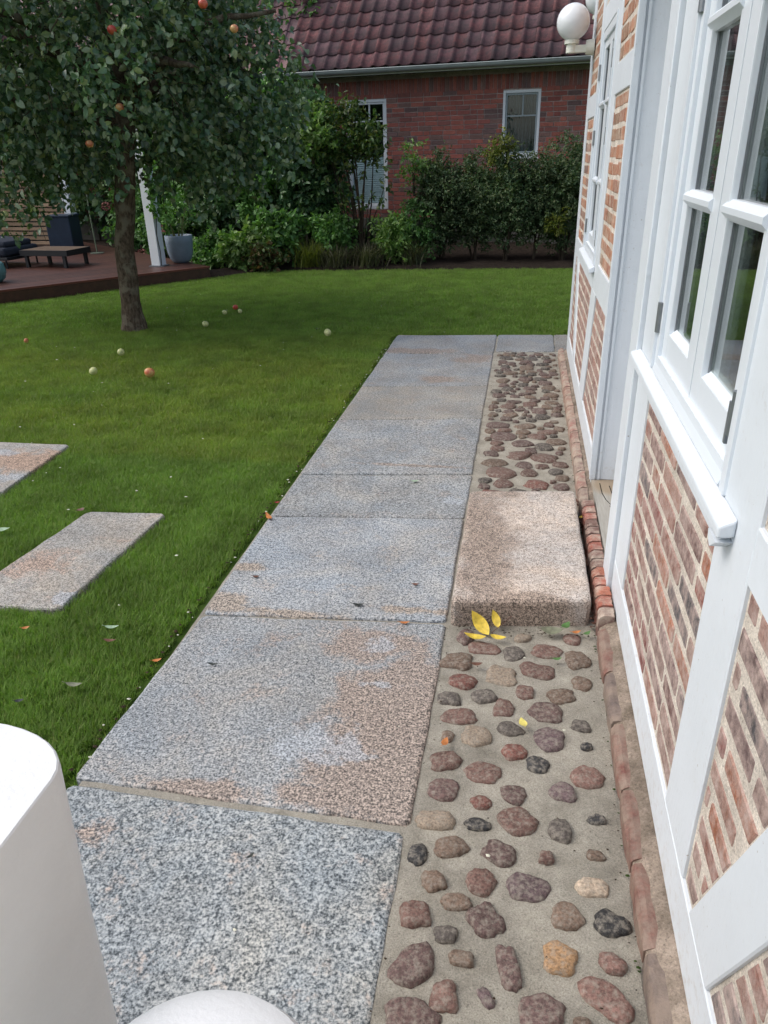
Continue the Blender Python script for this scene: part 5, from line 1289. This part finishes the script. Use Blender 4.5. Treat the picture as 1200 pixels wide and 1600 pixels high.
# dead leaves and twigs in the gap by the step
v2 = []; T_ = MB()
for _ in range(46):
    y = random.uniform(2.35, 3.5); vv_, ff_ = leaf_geo(random.uniform(.02, .04), random.uniform(.01, .02)); M_ = Matrix.Translation((random.uniform(.318, .338), y, random.uniform(.0, .05))) @ Matrix.Rotation(random.uniform(0, 6), 4, 'Z') @ Matrix.Rotation(random.uniform(-1, 1), 4, 'Y')
    T_.add([tuple(M_ @ Vector(p)) for p in vv_], ff_)
T_.out('gap_litter', LB, None, kind='stuff', label='dead brown leaves wedged between the step and the brick edge', cat='litter')

# ------------------------------------------------------------------ grass
def blades_mesh(name, n, h, spread, wd, mat):
    V = []; F_ = []
    for i in range(n):
        a = random.uniform(0, 6.28); lean = random.uniform(.15, .95)*h*.8; hh = h*random.uniform(.55, 1.1)
        bx, by = random.uniform(-spread, spread), random.uniform(-spread, spread); w_ = wd*random.uniform(.7, 1.2)
        dx, dy = math.cos(a)*lean, math.sin(a)*lean; px_, py_ = -math.sin(a)*w_/2, math.cos(a)*w_/2; k = len(V)
        for (s_, q) in ((0, 1), (.55, .85)):
            V += [(bx+dx*s_**1.7-px_*q, by+dy*s_**1.7-py_*q, hh*s_), (bx+dx*s_**1.7+px_*q, by+dy*s_**1.7+py_*q, hh*s_)]
        V.append((bx+dx, by+dy, hh*(.93)))
        F_ += [(k, k+1, k+3, k+2), (k+2, k+3, k+4)]
    return mesh(name, V, F_, mat)
b = NB('grass_blade', .55, .3); geo = b.n('ShaderNodeNewGeometry'); oi = b.n('ShaderNodeObjectInfo'); p_ = geo.outputs['Position']
c1 = b.ramp(geo.outputs['Random Per Island'], [(0, (0.092, 0.178, 0.032)), (.5, (0.142, 0.246, 0.048)), (.9, (0.200, 0.305, 0.068)), (1, (0.27, 0.25, 0.10))])
# the mown olive zone beyond the freshly laid greener strip
sx = b.n('ShaderNodeSeparateXYZ'); b.L(p_, sx.inputs[0])
edge = b.math('ADD', sx.outputs[1], b.math('MULTIPLY', b.noise(p_, 5, 3), .25))
old = b.math('MULTIPLY', b.ramp(b.math('DIVIDE', edge, 10.0), [(.395, 0.0), (.405, 1.0), (.62, 1.0), (.80, .15)]), b.ramp(b.noise(p_, 1.1, 4, .6), [(.35, .25), (.65, 1.0)]))
c1 = b.mix(b.math('MULTIPLY', old, .55), c1, b.mix(1.0, c1, (1.55, 1.05, .9), 'MULTIPLY'))
c1 = b.mix(1.0, c1, b.ramp(b.noise(p_, 3.5, 4, .6), [(.3, .72), (.7, 1.22)]), 'MULTIPLY')
b.col(c1); tr = b.n('ShaderNodeBsdfTranslucent'); b.L(b.mix(1.0, c1, (1.2, 1.5, .6), 'MULTIPLY'), tr.inputs['Color']); mx = b.n('ShaderNodeMixShader'); mx.inputs[0].default_value = .40
b.L(b.p.outputs[0], mx.inputs[1]); b.L(tr.outputs[0], mx.inputs[2]); b.L(mx.outputs[0], b.t.nodes['Material Output'].inputs['Surface']); M_grass = b.m

def inside(poly, X, Y, pad=0.0):
    poly = poly if area2(poly) > 0 else poly[::-1]; ok = np.ones(len(X), bool)
    for i in range(len(poly)):
        a, c = poly[i], poly[(i+1) % len(poly)]; L = math.hypot(c[0]-a[0], c[1]-a[1])
        ok &= ((c[0]-a[0])*(Y-a[1])-(c[1]-a[1])*(X-a[0]))/L > -pad
    return ok
def lawn_pts(x0, x1, y0, y1, dens):
    n = int((x1-x0)*(y1-y0)*dens); X = RNG.uniform(x0, x1, n); Y = RNG.uniform(y0, y1, n); ok = np.ones(n, bool)
    ok &= ~((X > -1.232) & (Y < 7.32)); ok &= ~((X > .38) & (Y < 6.5))
    ok &= ~inside([(-1.25, 7.15), (.55, 7.25), (.5, 7.36), (-1.2, 7.212)], X, Y)
    ok &= ~inside([tuple(q) for q in s1], X, Y, .012)
    ok &= ~inside([g2(-45, 775), g2(2, 768), g2(109, 693), g2(-20, 688)], X, Y, .012)
    by = np.interp(X, [q[0] for q in BED], [q[1] for q in BED]); ok &= Y < by-.02
    # deck
    rel = (X-DB.x)*DN.x+(Y-DB.y)*DN.y; ok &= ~((rel > -.05) & ((X-DB.x)*DD.x+(Y-DB.y)*DD.y < .05))
    ok &= ~(np.hypot(X+4.06, Y-7.4) < .14)
    # keep to what could be seen from around the camera
    ok &= (X > -1.0-1.05*(Y+.9)) & (X < .9*(Y+2))
    return X[ok], Y[ok]
def grass_field(name, label, zones, tuftargs):
    coll = bpy.data.collections.new(name+'_tufts')
    for k in range(5):
        coll.objects.link(bpy.data.objects.new('tuft', blades_mesh('tuft', *tuftargs, M_grass)))
    XS, YS = [], []
    for z_ in zones: x, y = lawn_pts(*z_); XS.append(x); YS.append(y)
    X = np.concatenate(XS); Y = np.concatenate(YS); n = len(X)
    me = bpy.data.meshes.new(name); me.vertices.add(n); me.vertices.foreach_set('co', np.stack([X, Y, np.full(n, -.046)], 1).astype(np.float32).ravel())
    o = link(name, me, None, kind='stuff', label=label, cat='grass')
    ng = bpy.data.node_groups.new(name, 'GeometryNodeTree'); ng.interface.new_socket('Geometry', in_out='INPUT', socket_type='NodeSocketGeometry'); ng.interface.new_socket('Geometry', in_out='OUTPUT', socket_type='NodeSocketGeometry')
    A = ng.nodes.new('NodeGroupInput'); Z = ng.nodes.new('NodeGroupOutput'); ci = ng.nodes.new('GeometryNodeCollectionInfo'); ci.inputs['Collection'].default_value = coll; ci.inputs['Separate Children'].default_value = True; ci.inputs['Reset Children'].default_value = True
    ip = ng.nodes.new('GeometryNodeInstanceOnPoints'); ip.inputs['Pick Instance'].default_value = True
    rv = ng.nodes.new('FunctionNodeRandomValue'); rv.data_type = 'FLOAT_VECTOR'; rv.inputs[0].default_value = (-.15, -.15, 0); rv.inputs[1].default_value = (.15, .15, 6.283)
    sv = ng.nodes.new('FunctionNodeRandomValue'); sv.data_type = 'FLOAT'; sv.inputs[2].default_value = .78; sv.inputs[3].default_value = 1.2; sv.inputs['Seed'].default_value = 5
    lk = ng.links.new; lk(A.outputs[0], ip.inputs['Points']); lk(ci.outputs[0], ip.inputs['Instance']); lk(rv.outputs[0], ip.inputs['Rotation'])
    lk(sv.outputs[1], ip.inputs['Scale']); lk(ip.outputs[0], Z.inputs[0])
    md = o.modifiers.new('grass', 'NODES'); md.node_group = ng
    print(name, n, 'tufts'); return o
grass_field('grass', 'short dense green lawn grass in front of the tree and beside the path', [(-4.6, -1.2, .3, 4.2, 5200), (-6.5, -1.2, 4.2, 7.4, 2400)], (18, .044, .020, .0027))
grass_field('far_grass', 'lawn grass running back to the shrubs and the deck', [(-7.5, 1.6, 7.3, 12.3, 800), (-9.5, -6.5, 5.0, 9.0, 300), (1.6, 4, 7, 12.3, 150)], (18, .044, .040, .0050))
print('bricks near', nbrick[0], 'tiles', cnt)
